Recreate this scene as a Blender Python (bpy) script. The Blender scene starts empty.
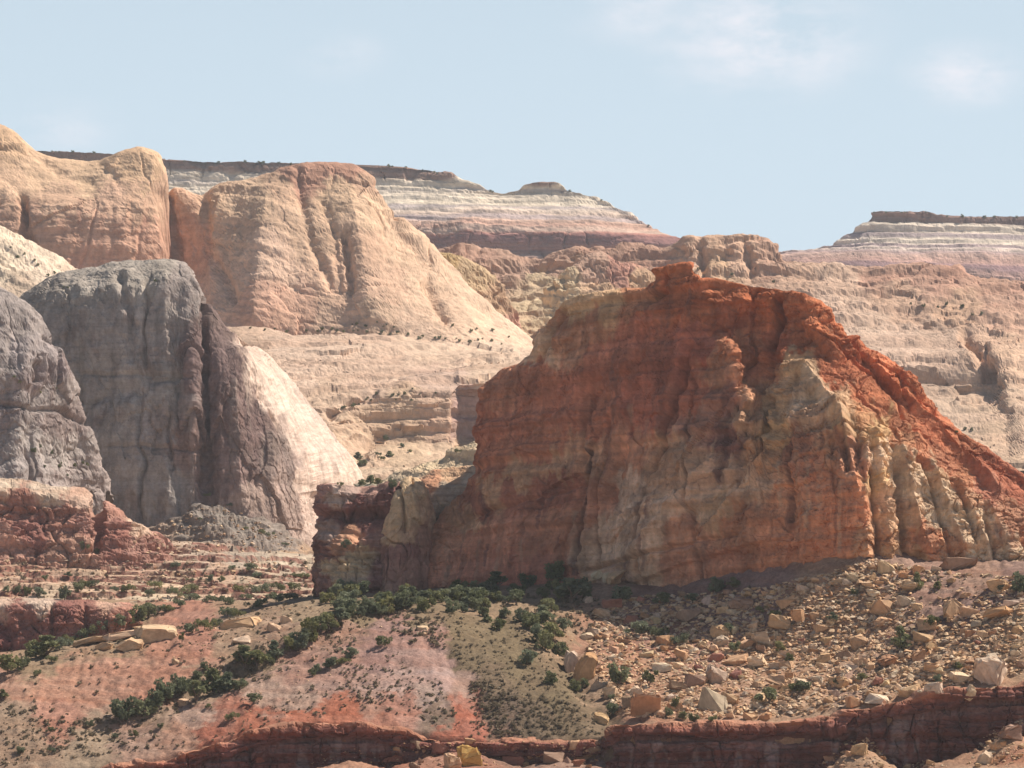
import bpy, bmesh, math, random
import numpy as np
from mathutils import Vector, Matrix

random.seed(7)
RNG = np.random.default_rng(11)
SC = bpy.context.scene
COL = SC.collection

# ------------------------------------------------------------------ camera, sky, sun, exposure
F, H = 4267.0, 600.0                       # focal length in pixels (150 mm lens), picture row of the horizon
cam_d = bpy.data.cameras.new('camera')
cam_d.lens, cam_d.sensor_width = 150.0, 36.0
cam_d.shift_y = (H - 384.0) / 1024.0
cam_d.clip_start, cam_d.clip_end = 1.0, 60000.0
cam = bpy.data.objects.new('camera', cam_d)
COL.objects.link(cam)
cam.rotation_euler = (math.radians(90), 0, 0)
SC.camera = cam

SUN_EL, SUN_AZ = math.radians(52), math.radians(67)    # azimuth clockwise from the view direction (+Y)
sdir = Vector((math.cos(SUN_EL) * math.sin(SUN_AZ), math.cos(SUN_EL) * math.cos(SUN_AZ), math.sin(SUN_EL)))
sun_d = bpy.data.lights.new('sun', 'SUN')
sun_d.energy, sun_d.angle, sun_d.color = 4.9, math.radians(0.5), (1.0, 0.905, 0.78)
sun = bpy.data.objects.new('sun', sun_d)
COL.objects.link(sun)
sun.rotation_euler = (-sdir).to_track_quat('-Z', 'Y').to_euler()

W = bpy.data.worlds.new('World')
SC.world = W
W.use_nodes = True
wn, wl = W.node_tree.nodes, W.node_tree.links
bg = wn['Background']
sky = wn.new('ShaderNodeTexSky')
sky.sky_type = 'NISHITA'
sky.sun_disc = False
sky.sun_elevation, sky.sun_rotation = SUN_EL, SUN_AZ
sky.altitude, sky.air_density, sky.dust_density, sky.ozone_density = 1000.0, 1.0, 2.2, 1.2
tc = wn.new('ShaderNodeTexCoord')
mp = wn.new('ShaderNodeMapping')
mp.inputs['Scale'].default_value = (1.0, 1.0, 2.2)
n1_ = wn.new('ShaderNodeTexNoise')
n1_.inputs['Scale'].default_value = 34.0
n1_.inputs['Detail'].default_value = 7.0
n1_.inputs['Roughness'].default_value = 0.62
rmp = wn.new('ShaderNodeMapRange')
rmp.inputs['From Min'].default_value, rmp.inputs['From Max'].default_value = 0.40, 0.64
rmp.inputs['To Min'].default_value, rmp.inputs['To Max'].default_value = 0.0, 0.9
mixc = wn.new('ShaderNodeMix')
mixc.data_type = 'RGBA'
mixc.inputs['B'].default_value = (16.6, 15.7, 16.4, 1)
wl.new(tc.outputs['Generated'], mp.inputs['Vector'])
wl.new(mp.outputs['Vector'], n1_.inputs['Vector'])
wl.new(n1_.outputs['Fac'], rmp.inputs['Value'])
# clouds only in a few loose patches
prev = None
for cx_, cy_, rad_, amt_ in ((760, 40, .036, 1.0), (965, 75, .020, .9), (640, 12, .022, .6), (340, 55, .016, .35), (60, 130, .02, .4)):
    dv = Vector(((cx_ - 512) / F, 1.0, (H - cy_) / F)).normalized()
    df = wn.new('ShaderNodeVectorMath'); df.operation = 'SUBTRACT'; df.inputs[1].default_value = dv
    wl.new(tc.outputs['Generated'], df.inputs[0])
    sc_ = wn.new('ShaderNodeVectorMath'); sc_.operation = 'MULTIPLY'; sc_.inputs[1].default_value = (1, 1, 2.0)
    wl.new(df.outputs['Vector'], sc_.inputs[0])
    ln = wn.new('ShaderNodeVectorMath'); ln.operation = 'LENGTH'
    wl.new(sc_.outputs['Vector'], ln.inputs[0])
    mk = wn.new('ShaderNodeMapRange'); mk.interpolation_type = 'SMOOTHSTEP'
    mk.inputs['From Min'].default_value, mk.inputs['From Max'].default_value = rad_, 0.0
    mk.inputs['To Min'].default_value, mk.inputs['To Max'].default_value = 0.0, amt_
    wl.new(ln.outputs['Value'], mk.inputs['Value'])
    if prev is not None:
        mm = wn.new('ShaderNodeMath'); mm.operation = 'MAXIMUM'
        wl.new(prev, mm.inputs[0]); wl.new(mk.outputs['Result'], mm.inputs[1]); prev = mm.outputs[0]
    else: prev = mk.outputs['Result']
cm = wn.new('ShaderNodeMath'); cm.operation = 'MULTIPLY'
wl.new(rmp.outputs['Result'], cm.inputs[0]); wl.new(prev, cm.inputs[1])
wl.new(cm.outputs[0], mixc.inputs['Factor'])
# bright dusty air low over the horizon
sep = wn.new('ShaderNodeSeparateXYZ')
wl.new(tc.outputs['Generated'], sep.inputs['Vector'])
hzr = wn.new('ShaderNodeMapRange'); hzr.interpolation_type = 'SMOOTHSTEP'
hzr.inputs['From Min'].default_value, hzr.inputs['From Max'].default_value = 0.46, 0.02
hzr.inputs['To Min'].default_value, hzr.inputs['To Max'].default_value = 0.0, 0.92
wl.new(sep.outputs['Z'], hzr.inputs['Value'])
mixh = wn.new('ShaderNodeMix'); mixh.data_type = 'RGBA'
mixh.inputs['B'].default_value = (11.4, 13.8, 15.7, 1)
wl.new(hzr.outputs['Result'], mixh.inputs['Factor'])
wl.new(sky.outputs['Color'], mixh.inputs['A'])
wl.new(mixh.outputs['Result'], mixc.inputs['A'])
wl.new(mixc.outputs['Result'], bg.inputs['Color'])
bg.inputs['Strength'].default_value = 0.045

vs = SC.view_settings
SC.display_settings.display_device = 'sRGB'
vs.view_transform, vs.look, vs.exposure, vs.gamma = 'Standard', 'None', 0.52, 1.0
vs.use_curve_mapping = False
SC.render.engine = 'CYCLES'
SC.cycles.use_denoising = True
SC.cycles.denoising_prefilter = 'ACCURATE'
SC.cycles.max_bounces = 5
SC.cycles.diffuse_bounces = 3
SC.cycles.volume_bounces = 0
SC.cycles.transparent_max_bounces = 4
HAZE_DENSITY = 0.000036


# ------------------------------------------------------------------ noise
TAB = RNG.random(64 ** 3).astype(np.float32) * 2 - 1
ROT = np.array([[0.36, 0.48, -0.8], [-0.8, 0.6, 0.0], [0.48, 0.64, 0.6]], np.float32)

def vn(p, seed=0):
    """smooth value noise in -1..1; p is (N,3)"""
    p = p.astype(np.float32) + np.float32(seed * 7.31 + 0.137)
    fl = np.floor(p)
    f = p - fl
    i = fl.astype(np.int64)
    u = f * f * f * (f * (f * 6 - 15) + 10)
    x0, y0, z0 = (i[:, 0] & 63) << 12, (i[:, 1] & 63) << 6, i[:, 2] & 63
    x1, y1, z1 = ((i[:, 0] + 1) & 63) << 12, ((i[:, 1] + 1) & 63) << 6, (i[:, 2] + 1) & 63
    a = TAB[x0 | y0 | z0]; b = TAB[x1 | y0 | z0]; c = TAB[x0 | y1 | z0]; d = TAB[x1 | y1 | z0]
    e = TAB[x0 | y0 | z1]; g = TAB[x1 | y0 | z1]; h = TAB[x0 | y1 | z1]; k = TAB[x1 | y1 | z1]
    ux, uy, uz = u[:, 0], u[:, 1], u[:, 2]
    a = a + (b - a) * ux; c = c + (d - c) * ux; e = e + (g - e) * ux; h = h + (k - h) * ux
    a = a + (c - a) * uy; e = e + (h - e) * uy
    return a + (e - a) * uz

def fbm(p, octv=4, seed=0, gain=0.5):
    s, a, t = 0.0, 1.0, 0.0
    p = p @ ROT
    for k in range(octv):
        s = s + a * vn(p, seed + k * 3)
        t += a
        a *= gain
        p = (p @ ROT) * 2.03
    return s / t

def billow(p, octv=3, seed=0, gain=0.5):
    s, a, t = 0.0, 1.0, 0.0
    for k in range(octv):
        s = s + a * np.abs(vn(p, seed + k * 3))
        t += a
        a *= gain
        p = (p @ ROT) * 2.03
    return s / t

def worley(p, seed=0):
    """nearest and second nearest cell distance, cell hash, offset from the cell's centre"""
    p = p.astype(np.float32) + np.float32(seed * 5.17 + 0.31)
    fl = np.floor(p).astype(np.int64)
    n = len(p); M = 64 ** 3 - 1
    f1 = np.full(n, 9, np.float32); f2 = f1.copy(); hh = np.zeros(n, np.int64); vec = np.zeros((n, 3), np.float32)
    for dx in (-1, 0, 1):
        for dy in (-1, 0, 1):
            for dz in (-1, 0, 1):
                cx, cy, cz = fl[:, 0] + dx, fl[:, 1] + dy, fl[:, 2] + dz
                h = ((cx & 63) << 12) | ((cy & 63) << 6) | (cz & 63)
                v0 = p[:, 0] - cx - (TAB[h] * .45 + .5)
                v1 = p[:, 1] - cy - (TAB[(h * 7 + 131) & M] * .45 + .5)
                v2 = p[:, 2] - cz - (TAB[(h * 13 + 977) & M] * .45 + .5)
                d = v0 * v0 + v1 * v1 + v2 * v2
                nb = d < f1
                f2 = np.where(nb, f1, np.minimum(f2, d))
                f1 = np.where(nb, d, f1)
                hh = np.where(nb, h, hh)
                vec[nb, 0] = v0[nb]; vec[nb, 1] = v1[nb]; vec[nb, 2] = v2[nb]
    return np.sqrt(f1), np.sqrt(f2), hh, vec

def line1(t, seed=0):
    """1-D noise of a height"""
    q = np.zeros((len(t), 3), np.float32)
    q[:, 2] = t
    q[:, 0] = seed * 3.7
    return vn(q, seed)

def smooth(x, a, b):
    t = np.clip((x - a) / (b - a), 0, 1)
    return t * t * (3 - 2 * t)

def pchip(x, y, xi):
    """monotone cubic through points; y may be (n,) or (n,k)"""
    x = np.asarray(x, float); y = np.asarray(y, float)
    if y.ndim == 1:
        return pchip(x, y[:, None], xi)[:, 0]
    n = len(x)
    hh = np.diff(x)[:, None]
    dl = np.diff(y, axis=0) / hh
    m = np.zeros_like(y)
    if n == 2:
        m[:] = dl[0]
    else:
        w1, w2 = 2 * hh[1:] + hh[:-1], hh[1:] + 2 * hh[:-1]
        ok = dl[:-1] * dl[1:] > 0
        with np.errstate(divide='ignore', invalid='ignore'):
            hm = (w1 + w2) / (w1 / dl[:-1] + w2 / dl[1:])
        m[1:-1] = np.where(ok, hm, 0)
        m[0], m[-1] = dl[0], dl[-1]
    k = np.clip(np.searchsorted(x, xi, side='right') - 1, 0, n - 2)
    t = ((xi - x[k]) / (x[k + 1] - x[k]))[:, None]
    h_ = (x[k + 1] - x[k])[:, None]
    t2, t3 = t * t, t * t * t
    return (y[k] * (2 * t3 - 3 * t2 + 1) + h_ * m[k] * (t3 - 2 * t2 + t)
            + y[k + 1] * (-2 * t3 + 3 * t2) + h_ * m[k + 1] * (t3 - t2))

def P3(px, py, Y):
    """the point at distance Y seen from the viewpoint in the direction of picture point px, py"""
    px, py, Y = np.asarray(px, float), np.asarray(py, float), np.asarray(Y, float)
    return np.stack([(px - 512.0) / F * Y, Y + 0 * px, (H - py) / F * Y], -1)

def proj(P):
    return 512.0 + F * P[:, 0] / P[:, 1], H - F * P[:, 2] / P[:, 1]


# ------------------------------------------------------------------ mesh and material helpers
def tag(o, label=None, cat=None, group=None, kind=None):
    if label: o['label'] = label
    if cat: o['category'] = cat
    if group: o['group'] = group
    if kind: o['kind'] = kind
    return o

def mesh_np(name, V, Q, mat, col=None, smooth_=True, tris=False):
    me = bpy.data.meshes.new(name)
    k = 3 if tris else 4
    V = np.asarray(V, np.float32); Q = np.asarray(Q, np.int32)
    me.vertices.add(len(V)); me.vertices.foreach_set('co', V.ravel())
    me.loops.add(Q.size); me.loops.foreach_set('vertex_index', Q.ravel())
    me.polygons.add(len(Q))
    me.polygons.foreach_set('loop_start', np.arange(0, Q.size, k, dtype=np.int32))
    me.polygons.foreach_set('loop_total', np.full(len(Q), k, np.int32))
    me.polygons.foreach_set('use_smooth', np.full(len(Q), smooth_, bool))
    me.update(calc_edges=True)
    if col is not None:
        at = me.attributes.new('rock', 'FLOAT_COLOR', 'POINT')
        c4 = np.ones((len(V), 4), np.float32); c4[:, :3] = col
        at.data.foreach_set('color', c4.ravel())
    me.materials.append(mat)
    return me

def link(name, me, parent=None):
    o = bpy.data.objects.new(name, me)
    COL.objects.link(o)
    if parent: o.parent = parent
    return o

def grid_quads(nv, nu):
    i = np.arange(nv * nu).reshape(nv, nu)
    return np.stack([i[:-1, :-1], i[1:, :-1], i[1:, 1:], i[:-1, 1:]], -1).reshape(-1, 4)

def grid_normals(G):
    du = np.gradient(G, axis=1); dv = np.gradient(G, axis=0)
    n = np.cross(dv, du)
    n /= np.linalg.norm(n, axis=-1, keepdims=True) + 1e-9
    return n

def rock_material(name, fine=1.2, bump=0.35, bscale=1.0, var=0.22, streak=0.0, bed=0.16, tilt=0.08):
    """colour of the rock comes from its own mineral attribute, broken up by grain, lichen and stain noise"""
    m = bpy.data.materials.new(name)
    m.use_nodes = True
    nt = m.node_tree; N, L = nt.nodes, nt.links
    b = N['Principled BSDF']
    b.inputs['Roughness'].default_value = 0.92
    b.inputs['Specular IOR Level'].default_value = 0.15
    at = N.new('ShaderNodeAttribute'); at.attribute_name = 'rock'
    tc = N.new('ShaderNodeTexCoord')
    nz = N.new('ShaderNodeTexNoise')
    nz.inputs['Scale'].default_value = 1.0 / fine
    nz.inputs['Detail'].default_value = 6.0; nz.inputs['Roughness'].default_value = 0.78
    L.new(tc.outputs['Object'], nz.inputs['Vector'])
    mr = N.new('ShaderNodeMapRange')
    mr.inputs['From Min'].default_value, mr.inputs['From Max'].default_value = 0.3, 0.7
    mr.inputs['To Min'].default_value, mr.inputs['To Max'].default_value = 1 - var, 1 + var
    L.new(nz.outputs['Fac'], mr.inputs['Value'])
    mul = N.new('ShaderNodeVectorMath'); mul.operation = 'SCALE'
    L.new(at.outputs['Color'], mul.inputs[0]); L.new(mr.outputs['Result'], mul.inputs['Scale'])
    out = mul.outputs['Vector']
    if bed:
        mb_ = N.new('ShaderNodeMapping')
        mb_.inputs['Rotation'].default_value = (0, tilt, 0)
        mb_.inputs['Scale'].default_value = (1 / (fine * 14), 1 / (fine * 14), 1 / (fine * 0.7))
        L.new(tc.outputs['Object'], mb_.inputs['Vector'])
        nb_ = N.new('ShaderNodeTexNoise'); nb_.inputs['Scale'].default_value = 1.0
        nb_.inputs['Detail'].default_value = 4.0; nb_.inputs['Roughness'].default_value = 0.6
        L.new(mb_.outputs['Vector'], nb_.inputs['Vector'])
        rb_ = N.new('ShaderNodeMapRange')
        rb_.inputs['From Min'].default_value, rb_.inputs['From Max'].default_value = 0.32, 0.6
        rb_.inputs['To Min'].default_value, rb_.inputs['To Max'].default_value = 1 - bed * 1.4, 1 + bed * 0.6
        L.new(nb_.outputs['Fac'], rb_.inputs['Value'])
        m3 = N.new('ShaderNodeVectorMath'); m3.operation = 'SCALE'
        L.new(out, m3.inputs[0]); L.new(rb_.outputs['Result'], m3.inputs['Scale'])
        out = m3.outputs['Vector']
    if streak:
        mp = N.new('ShaderNodeMapping')
        mp.inputs['Scale'].default_value = (1 / (fine * 2.2), 1 / (fine * 2.2), 1 / (fine * 26))
        L.new(tc.outputs['Object'], mp.inputs['Vector'])
        ns = N.new('ShaderNodeTexNoise'); ns.inputs['Scale'].default_value = 1.0
        ns.inputs['Detail'].default_value = 5.0
        L.new(mp.outputs['Vector'], ns.inputs['Vector'])
        ms = N.new('ShaderNodeMapRange')
        ms.inputs['From Min'].default_value, ms.inputs['From Max'].default_value = 0.42, 0.68
        ms.inputs['To Min'].default_value, ms.inputs['To Max'].default_value = 1.08, 1.0 - streak
        L.new(ns.outputs['Fac'], ms.inputs['Value'])
        m2 = N.new('ShaderNodeVectorMath'); m2.operation = 'SCALE'
        L.new(out, m2.inputs[0]); L.new(ms.outputs['Result'], m2.inputs['Scale'])
        out = m2.outputs['Vector']
    L.new(out, b.inputs['Base Color'])
    bp = N.new('ShaderNodeBump')
    bp.inputs['Strength'].default_value = bump
    bp.inputs['Distance'].default_value = bscale
    nb = N.new('ShaderNodeTexNoise')
    nb.inputs['Scale'].default_value = 0.8 / fine
    nb.inputs['Detail'].default_value = 8.0; nb.inputs['Roughness'].default_value = 0.65
    L.new(tc.outputs['Object'], nb.inputs['Vector'])
    L.new(nb.outputs['Fac'], bp.inputs['Height'])
    L.new(bp.outputs['Normal'], b.inputs['Normal'])
    return m

M_CLIFF = rock_material('cliff_sandstone', fine=1.6, bump=0.5, bscale=1.2, var=0.24, streak=0.2, bed=0.08)
M_ROCK = rock_material('layered_sandstone', fine=1.6, bump=0.5, bscale=1.2, var=0.22)
M_FAR = rock_material('distant_sandstone', fine=4.0, bump=0.5, bscale=3.0, var=0.2)
M_SLICK = rock_material('slickrock_sandstone', fine=3.0, bump=0.45, bscale=2.0, var=0.2, streak=0.08, bed=0.06)
M_SOIL = rock_material('desert_soil', fine=0.7, bump=0.7, bscale=0.5, var=0.36, bed=0)

# rock and soil colours, linear
ORANGE = (.44, .155, .075); RED = (.34, .125, .08); DKRED = (.25, .095, .065); BROWN = (.22, .13, .095)
CREAM = (.52, .40, .26); TAN = (.44, .29, .185); YEL = (.48, .34, .17); PALE = (.60, .45, .315)
WHITE = (.66, .56, .44); GREY = (.36, .315, .275); PINK = (.50, .29, .215); PURP = (.32, .20, .18)
MAUVE = (.40, .27, .24); GREEN = (.27, .225, .145); VARN = (.13, .075, .06)


# ------------------------------------------------------------------ landform builder
def zone_colour(px, py, zones, P, warp=14, wscale=10.0, power=4.6, seed=5, drip=0.0):
    Z = np.array([[z[0], z[1]] for z in zones], np.float32)
    C = np.array([z[2] for z in zones], np.float32)
    wx = px + warp * fbm(P / wscale, 4, seed, 0.6)
    wy = py + warp * fbm(P / wscale, 4, seed + 9, 0.6)
    num = np.zeros((len(px), 3), np.float32); den = np.zeros(len(px), np.float32)
    dr = vn(P / np.array([1.6, 1.6, 26.0]), seed + 17) + 0.6 * vn(P / np.array([.7, .7, 12.0]), seed + 19)
    wy = wy - drip * dr
    for (zx, zy), c in zip(Z, C):
        d2 = (wx - zx) ** 2 + (wy - zy) ** 2 + 9.0
        w = (d2 / 900.0) ** (-power)
        num += w[:, None] * c
        den += w
    return num / den[:, None]

def seg_dist(px, py, line):
    d = np.full(len(px), 1e9)
    for (x0, y0), (x1, y1) in zip(line[:-1], line[1:]):
        vx, vy = x1 - x0, y1 - y0
        t = np.clip(((px - x0) * vx + (py - y0) * vy) / (vx * vx + vy * vy + 1e-9), 0, 1)
        d = np.minimum(d, np.hypot(px - x0 - t * vx, py - y0 - t * vy))
    return d

def landform(name, label, rows, zones=None, mat=None, grid=False, back=(30, 0.5), step=1.3,
             big=None, facets=(), fmask=None, slabs=(), fins=(), stains=(), terrace=None, plates=None, col=None, crack=None, knob=None, strata=None, fine=None, tilt=(0, 0),
             carve=(), colfn=None, cvar=0.16, sbands=None, varnish=0.0, drip=0.0, warp=14, wscale=10.0, mask=None, seed=1,
             kind='structure', cat='landform', keep=True):
    """a rock mass lofted through its crest, face and foot lines (each point: picture column, row, distance)
    with a back side, then weathered by noise: joints, columns, ledges, knobs"""
    # masses that run out of the picture carry on well beyond its edge
    if all(r[0][0] <= -40 for r in rows): rows = [[(r[0][0] - 420, r[0][1] + 6, r[0][2])] + list(r) for r in rows]
    if all(r[-1][0] >= 1060 for r in rows): rows = [list(r) + [(r[-1][0] + 420, r[-1][1] + 8, r[-1][2])] for r in rows]
    if grid:
        A = np.array(rows, float)                                   # (R, C, 3)
        W3 = P3(A[..., 0], A[..., 1], A[..., 2])
        seg = np.hypot(*np.moveaxis(np.diff(A[..., :2], axis=1), -1, 0)).max(0)
        cx_ = A[..., 0]
        seg = np.where((cx_[:, 1:].max(0) < -30) | (cx_[:, :-1].min(0) > 1054), seg / 6, seg)
        uu = np.concatenate([[0], np.cumsum(np.maximum(seg, 2))])
        nu = int(uu[-1] / step)
        ui = np.linspace(0, uu[-1], nu)
        R = np.stack([pchip(uu, r, ui) for r in W3])
    else:
        wr_ = max(rows, key=lambda r: r[-1][0] - r[0][0])
        a0, a1 = wr_[0][0], wr_[-1][0]
        xs_ = np.concatenate([np.arange(a0, min(-30, a1), step * 6), np.arange(max(a0, -30), min(a1, 1054), step), np.arange(max(a0, 1054), a1, step * 6), [a1]])
        us_ = np.unique(np.clip((xs_ - a0) / (a1 - a0), 0, 1))
        nu = len(us_)
        R = []
        for r in rows:
            a = np.array(r, float)
            xi = a[0, 0] + (a[-1, 0] - a[0, 0]) * us_
            yz = pchip(a[:, 0], a[:, 1:], xi)
            R.append(P3(xi, yz[:, 0], yz[:, 1]))
        R = np.stack(R)
    # back side, from the crest down behind
    crest, foot = R[0], R[-1]
    th, drop = back
    hgt = np.maximum(crest[:, 2] - foot[:, 2], 2.0)
    b = []
    for fy, fz in ((1.0, 1.02), (0.75, 0.62), (0.4, 0.22), (0.14, 0.04)):
        q = crest.copy()
        q[:, 0] *= 1 + fy * th / q[:, 1]
        q[:, 1] += fy * th
        q[:, 2] -= fz * drop * 2 * hgt
        b.append(q)
    R = np.concatenate([np.stack(b), R])
    npx, npy = 512 + F * R[..., 0] / R[..., 1], H - F * R[..., 2] / R[..., 1]
    seg = np.hypot(np.diff(npx, axis=0), np.diff(npy, axis=0)).mean(1)
    seg[:3] = 5; seg[3] = 6
    depth = np.abs(np.diff(R[..., 1], axis=0)).mean(1) * F / R[..., 1].mean() * 0.25
    seg = np.maximum(seg, np.minimum(depth, 120))
    ns = np.maximum(3, (seg / step).astype(int))
    ns[:4] = 5
    vv = np.concatenate([[0], np.cumsum(np.maximum(seg, 1))])
    vi = np.concatenate([np.linspace(vv[k], vv[k + 1], ns[k], endpoint=False) for k in range(len(ns))] + [[vv[-1]]])
    G = pchip(vv, R.reshape(len(R), -1), vi).reshape(len(vi), nu, 3)
    nv = len(vi)
    riser = None
    if terrace:                                                      # beds that weather back into flat treads and steep risers
        th_, col_r, amt_r, k_t, r0_ = terrace if len(terrace) == 5 else (*terrace, 0.55)
        P = G.reshape(-1, 3)
        zz = P[:, 2] - tilt[0] * P[:, 0] - tilt[1] * P[:, 1]
        hc_ = worley(P / np.array([th_ * 9, th_ * 5, 400.0]), seed + 90)[2]
        zz = zz + th_ * (0.55 * TAB[(hc_ * 7 + 5) & (64 ** 3 - 1)] + 0.7 * fbm(P / (th_ * 8), 4, seed + 91, 0.6))
        fr = zz / th_ - np.floor(zz / th_)
        riser = smooth(fr, r0_ - 0.05, r0_ + 0.03) * smooth(-fr, -1.0, -0.95)
        G = G.copy()
        G[..., 2] += (th_ * (smooth(fr, r0_, 0.96) - fr)).reshape(G.shape[:2]) * k_t
    N = grid_normals(G).reshape(-1, 3)
    P = G.reshape(-1, 3)
    px, py = proj(P)
    steep = 1 - np.clip(np.abs(N[:, 2]), 0, 1)
    d = np.zeros(len(P))
    zt = P[:, 2] - tilt[0] * P[:, 0] - tilt[1] * P[:, 1]
    m = 1.0 if mask is None else mask(px, py, P)
    if big:
        d += big[0] * fbm(P / big[1], 3, seed)
    S = lambda hs, vs_: P / np.array([hs, hs, vs_])
    tint_f = 1.0
    fm_ = (1.0 if fmask is None else fmask(px, py, P)) * (0.22 + 0.78 * smooth(steep, 0.08, 0.5))
    for q_, (fa, fh, fv, fs, fc) in enumerate(facets):               # jointed blocks with flat faces and open joints
        fx, fy = fh if isinstance(fh, tuple) else (fh, fh)
        fh = min(fx, fy); fa = fa * fm_
        B = np.stack([P[:, 0], P[:, 1], zt], 1)
        B = B + 0.22 * fh * np.stack([fbm(P / fh, 3, seed + 70 + q_), fbm(P / fh, 3, seed + 75 + q_), fbm(P / fh, 3, seed + 79 + q_) * fv / fh], 1)
        f1_, f2_, h_, v_ = worley(B / np.array([fx, fy, fv]), seed + q_)
        M_ = 64 ** 3 - 1
        d += fa * (TAB[(h_ * 3 + 17) & M_] * 0.6 + fs * (v_[:, 0] * TAB[(h_ * 5 + 3) & M_] + v_[:, 1] * TAB[(h_ * 9 + 5) & M_] + v_[:, 2] * (TAB[(h_ * 11 + 71) & M_] - 0.2)) * 2.0)
        d -= fa * fc * np.exp(-((f2_ - f1_) / 0.07) ** 2)
        tint_f = tint_f * (1 + 0.07 * TAB[(h_ * 15 + 29) & M_])
    for line, wl_, wr_, hgt_ in fins:                                # sharp edged ribs: two flat flanks that meet in an arris
        la = np.array(line, float)
        wob = 2.0 * fbm(P / 9.0, 4, seed + 99, 0.6)
        sx_ = px + wob - np.interp(py, la[:, 1], la[:, 0])
        k_ = np.where(sx_ < 0, 1 + sx_ / wl_, 1 - sx_ / wr_)
        top_, bot_ = la[0, 1], la[-1, 1]
        d += hgt_ * np.clip(k_, 0, 1) * smooth(py + wob, top_ - 2, top_ + 9) * smooth(-py, -bot_ - 16, -bot_ + 2)
    for poly, hgt_ in slabs:                                         # slabs that stand proud of the face, or scars where one fell
        wx = px + 2.6 * fbm(P / 5.0, 3, seed + 95, 0.6); wy = py + 2.6 * fbm(P / 5.0, 3, seed + 96, 0.6)
        ins = np.zeros(len(P), bool)
        for (x0, y0), (x1, y1) in zip(poly, poly[1:] + poly[:1]):
            if y0 == y1: continue
            ins ^= ((y0 > wy) != (y1 > wy)) & (wx < (x1 - x0) * (wy - y0) / (y1 - y0) + x0)
        edge = seg_dist(wx, wy, poly + poly[:1])
        d += hgt_ * np.where(ins, smooth(edge, 0, 2.2), 0) * (0.75 + 0.25 * smooth(edge, 0, 30))
    if plates:                                                      # slabs that have split off along flat joints
        t_ = fbm(S(plates[1], plates[2]), 3, seed + 60, 0.45) * 4.0
        fl_ = np.floor(t_)
        d += plates[0] * (fl_ + smooth(t_ - fl_, 0.0, 0.14) - 0.43)
    if col:
        d += m * col[0] * (billow(S(col[1], col[2]), 2, seed + 2) - 0.35) * smooth(steep, 0.15, 0.6) * 2
    if crack:
        wob = P + 0.35 * crack[1] * np.stack([fbm(P / (crack[1] * 1.3), 3, seed + 4)] * 3, 1)
        r_ = np.abs(vn(wob / np.array([crack[1], crack[1], crack[2]]), seed + 6))
        d -= crack[0] * np.exp(-(r_ / 0.055) ** 2) * smooth(steep, 0.1, 0.5) * (0.4 + 0.6 * smooth(vn(P / (crack[1] * 3), seed + 1), -0.3, 0.4))
    if knob:
        kk = billow(P / knob[1], 3, seed + 8, 0.45)
        d += knob[0] * (kk - 0.3) * 2.2 * (0.35 + 0.65 * smooth(vn(P / (knob[1] * 5), seed + 13), -0.4, 0.4))
    if strata:
        zw = zt + strata[1] * 0.5 * fbm(P / (strata[1] * 9), 3, seed + 10)
        s_ = np.tanh(3.2 * line1(zw / strata[1], seed)) + 0.55 * np.tanh(3 * line1(zw / (strata[1] * 0.36), seed + 2))
        d += strata[0] * s_ * (0.45 + 0.55 * smooth(vn(P / (strata[1] * 10), seed + 12), -0.5, 0.5))
    if fine:
        d += fine[0] * fbm(P / fine[1], 4, seed + 14, 0.6)
    for line, wpx, dep in carve:
        wob = 2.0 * vn(P / 3.0, seed + 20)
        d -= dep * np.exp(-((seg_dist(px + wob, py, line)) / wpx) ** 2)
    V = P + N * d[:, None]
    if colfn:
        C = colfn(px, py, P, zt)
    else:
        C = zone_colour(px, py, zones, P, warp, wscale, seed=seed + 30, drip=drip)
    C = C * (1 + cvar * 1.4 * fbm(P / (wscale * 0.8), 4, seed + 40, 0.6))[:, None]
    if len(facets): C = C * tint_f[:, None]
    if riser is not None: C = C * (1 - amt_r * riser[:, None]) + np.array(col_r) * (amt_r * riser[:, None]) * (1 + .25 * fbm(P / 3.0, 3, seed + 93))[:, None]
    if sbands:
        zw = zt + sbands[1] * 0.4 * fbm(P / (sbands[1] * 8), 3, seed + 10)
        k = np.clip(line1(zw / sbands[1], seed + 3) + 0.5 * line1(zw / (sbands[1] * .3), seed + 5), -1, 1)
        tint = 1 + sbands[0] * k[:, None] * np.array([0.75, 1.05, 1.2])
        C = C * tint
    if varnish:
        st_ = smooth(steep, 0.35, 0.8) * smooth(fbm(P / (wscale * 2.2), 3, seed + 52), -0.15, 0.25)
        vz = smooth(fbm(S(wscale * .3, wscale * 4.5), 4, seed + 50, 0.65), 0.10, 0.22) * st_
        v2 = smooth(fbm(S(wscale * .16, wscale * 3.0), 3, seed + 54, 0.6), 0.16, 0.28) * smooth(steep, 0.35, 0.8)
        C = C * (1 - varnish * vz[:, None]) + np.array(VARN) * (varnish * vz[:, None])
        C = C * (1 + 0.35 * varnish * v2[:, None])
    for line, wpx, sc_, am_ in stains:                               # water stains run down the face; some paint shade into recesses
        wob = 1.6 * fbm(P / np.array([1.5, 1.5, 7.0]), 3, seed + 97, 0.6)
        m_ = smooth(-(seg_dist(px + wob, py, line) / wpx), -1.0, -0.55) * (0.65 + 0.5 * vn(P / np.array([1.2, 1.2, 9.0]), seed + 98))
        C = C * (1 - np.clip(am_ * m_, 0, 1)[:, None]) + np.array(sc_) * np.clip(am_ * m_, 0, 1)[:, None]
    C = np.clip(C, 0.02, 0.85)
    o = link(name, mesh_np(name, V, grid_quads(nv, nu), mat or M_ROCK, C, smooth_=False))
    tag(o, label, cat, kind=kind)
    return o

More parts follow.
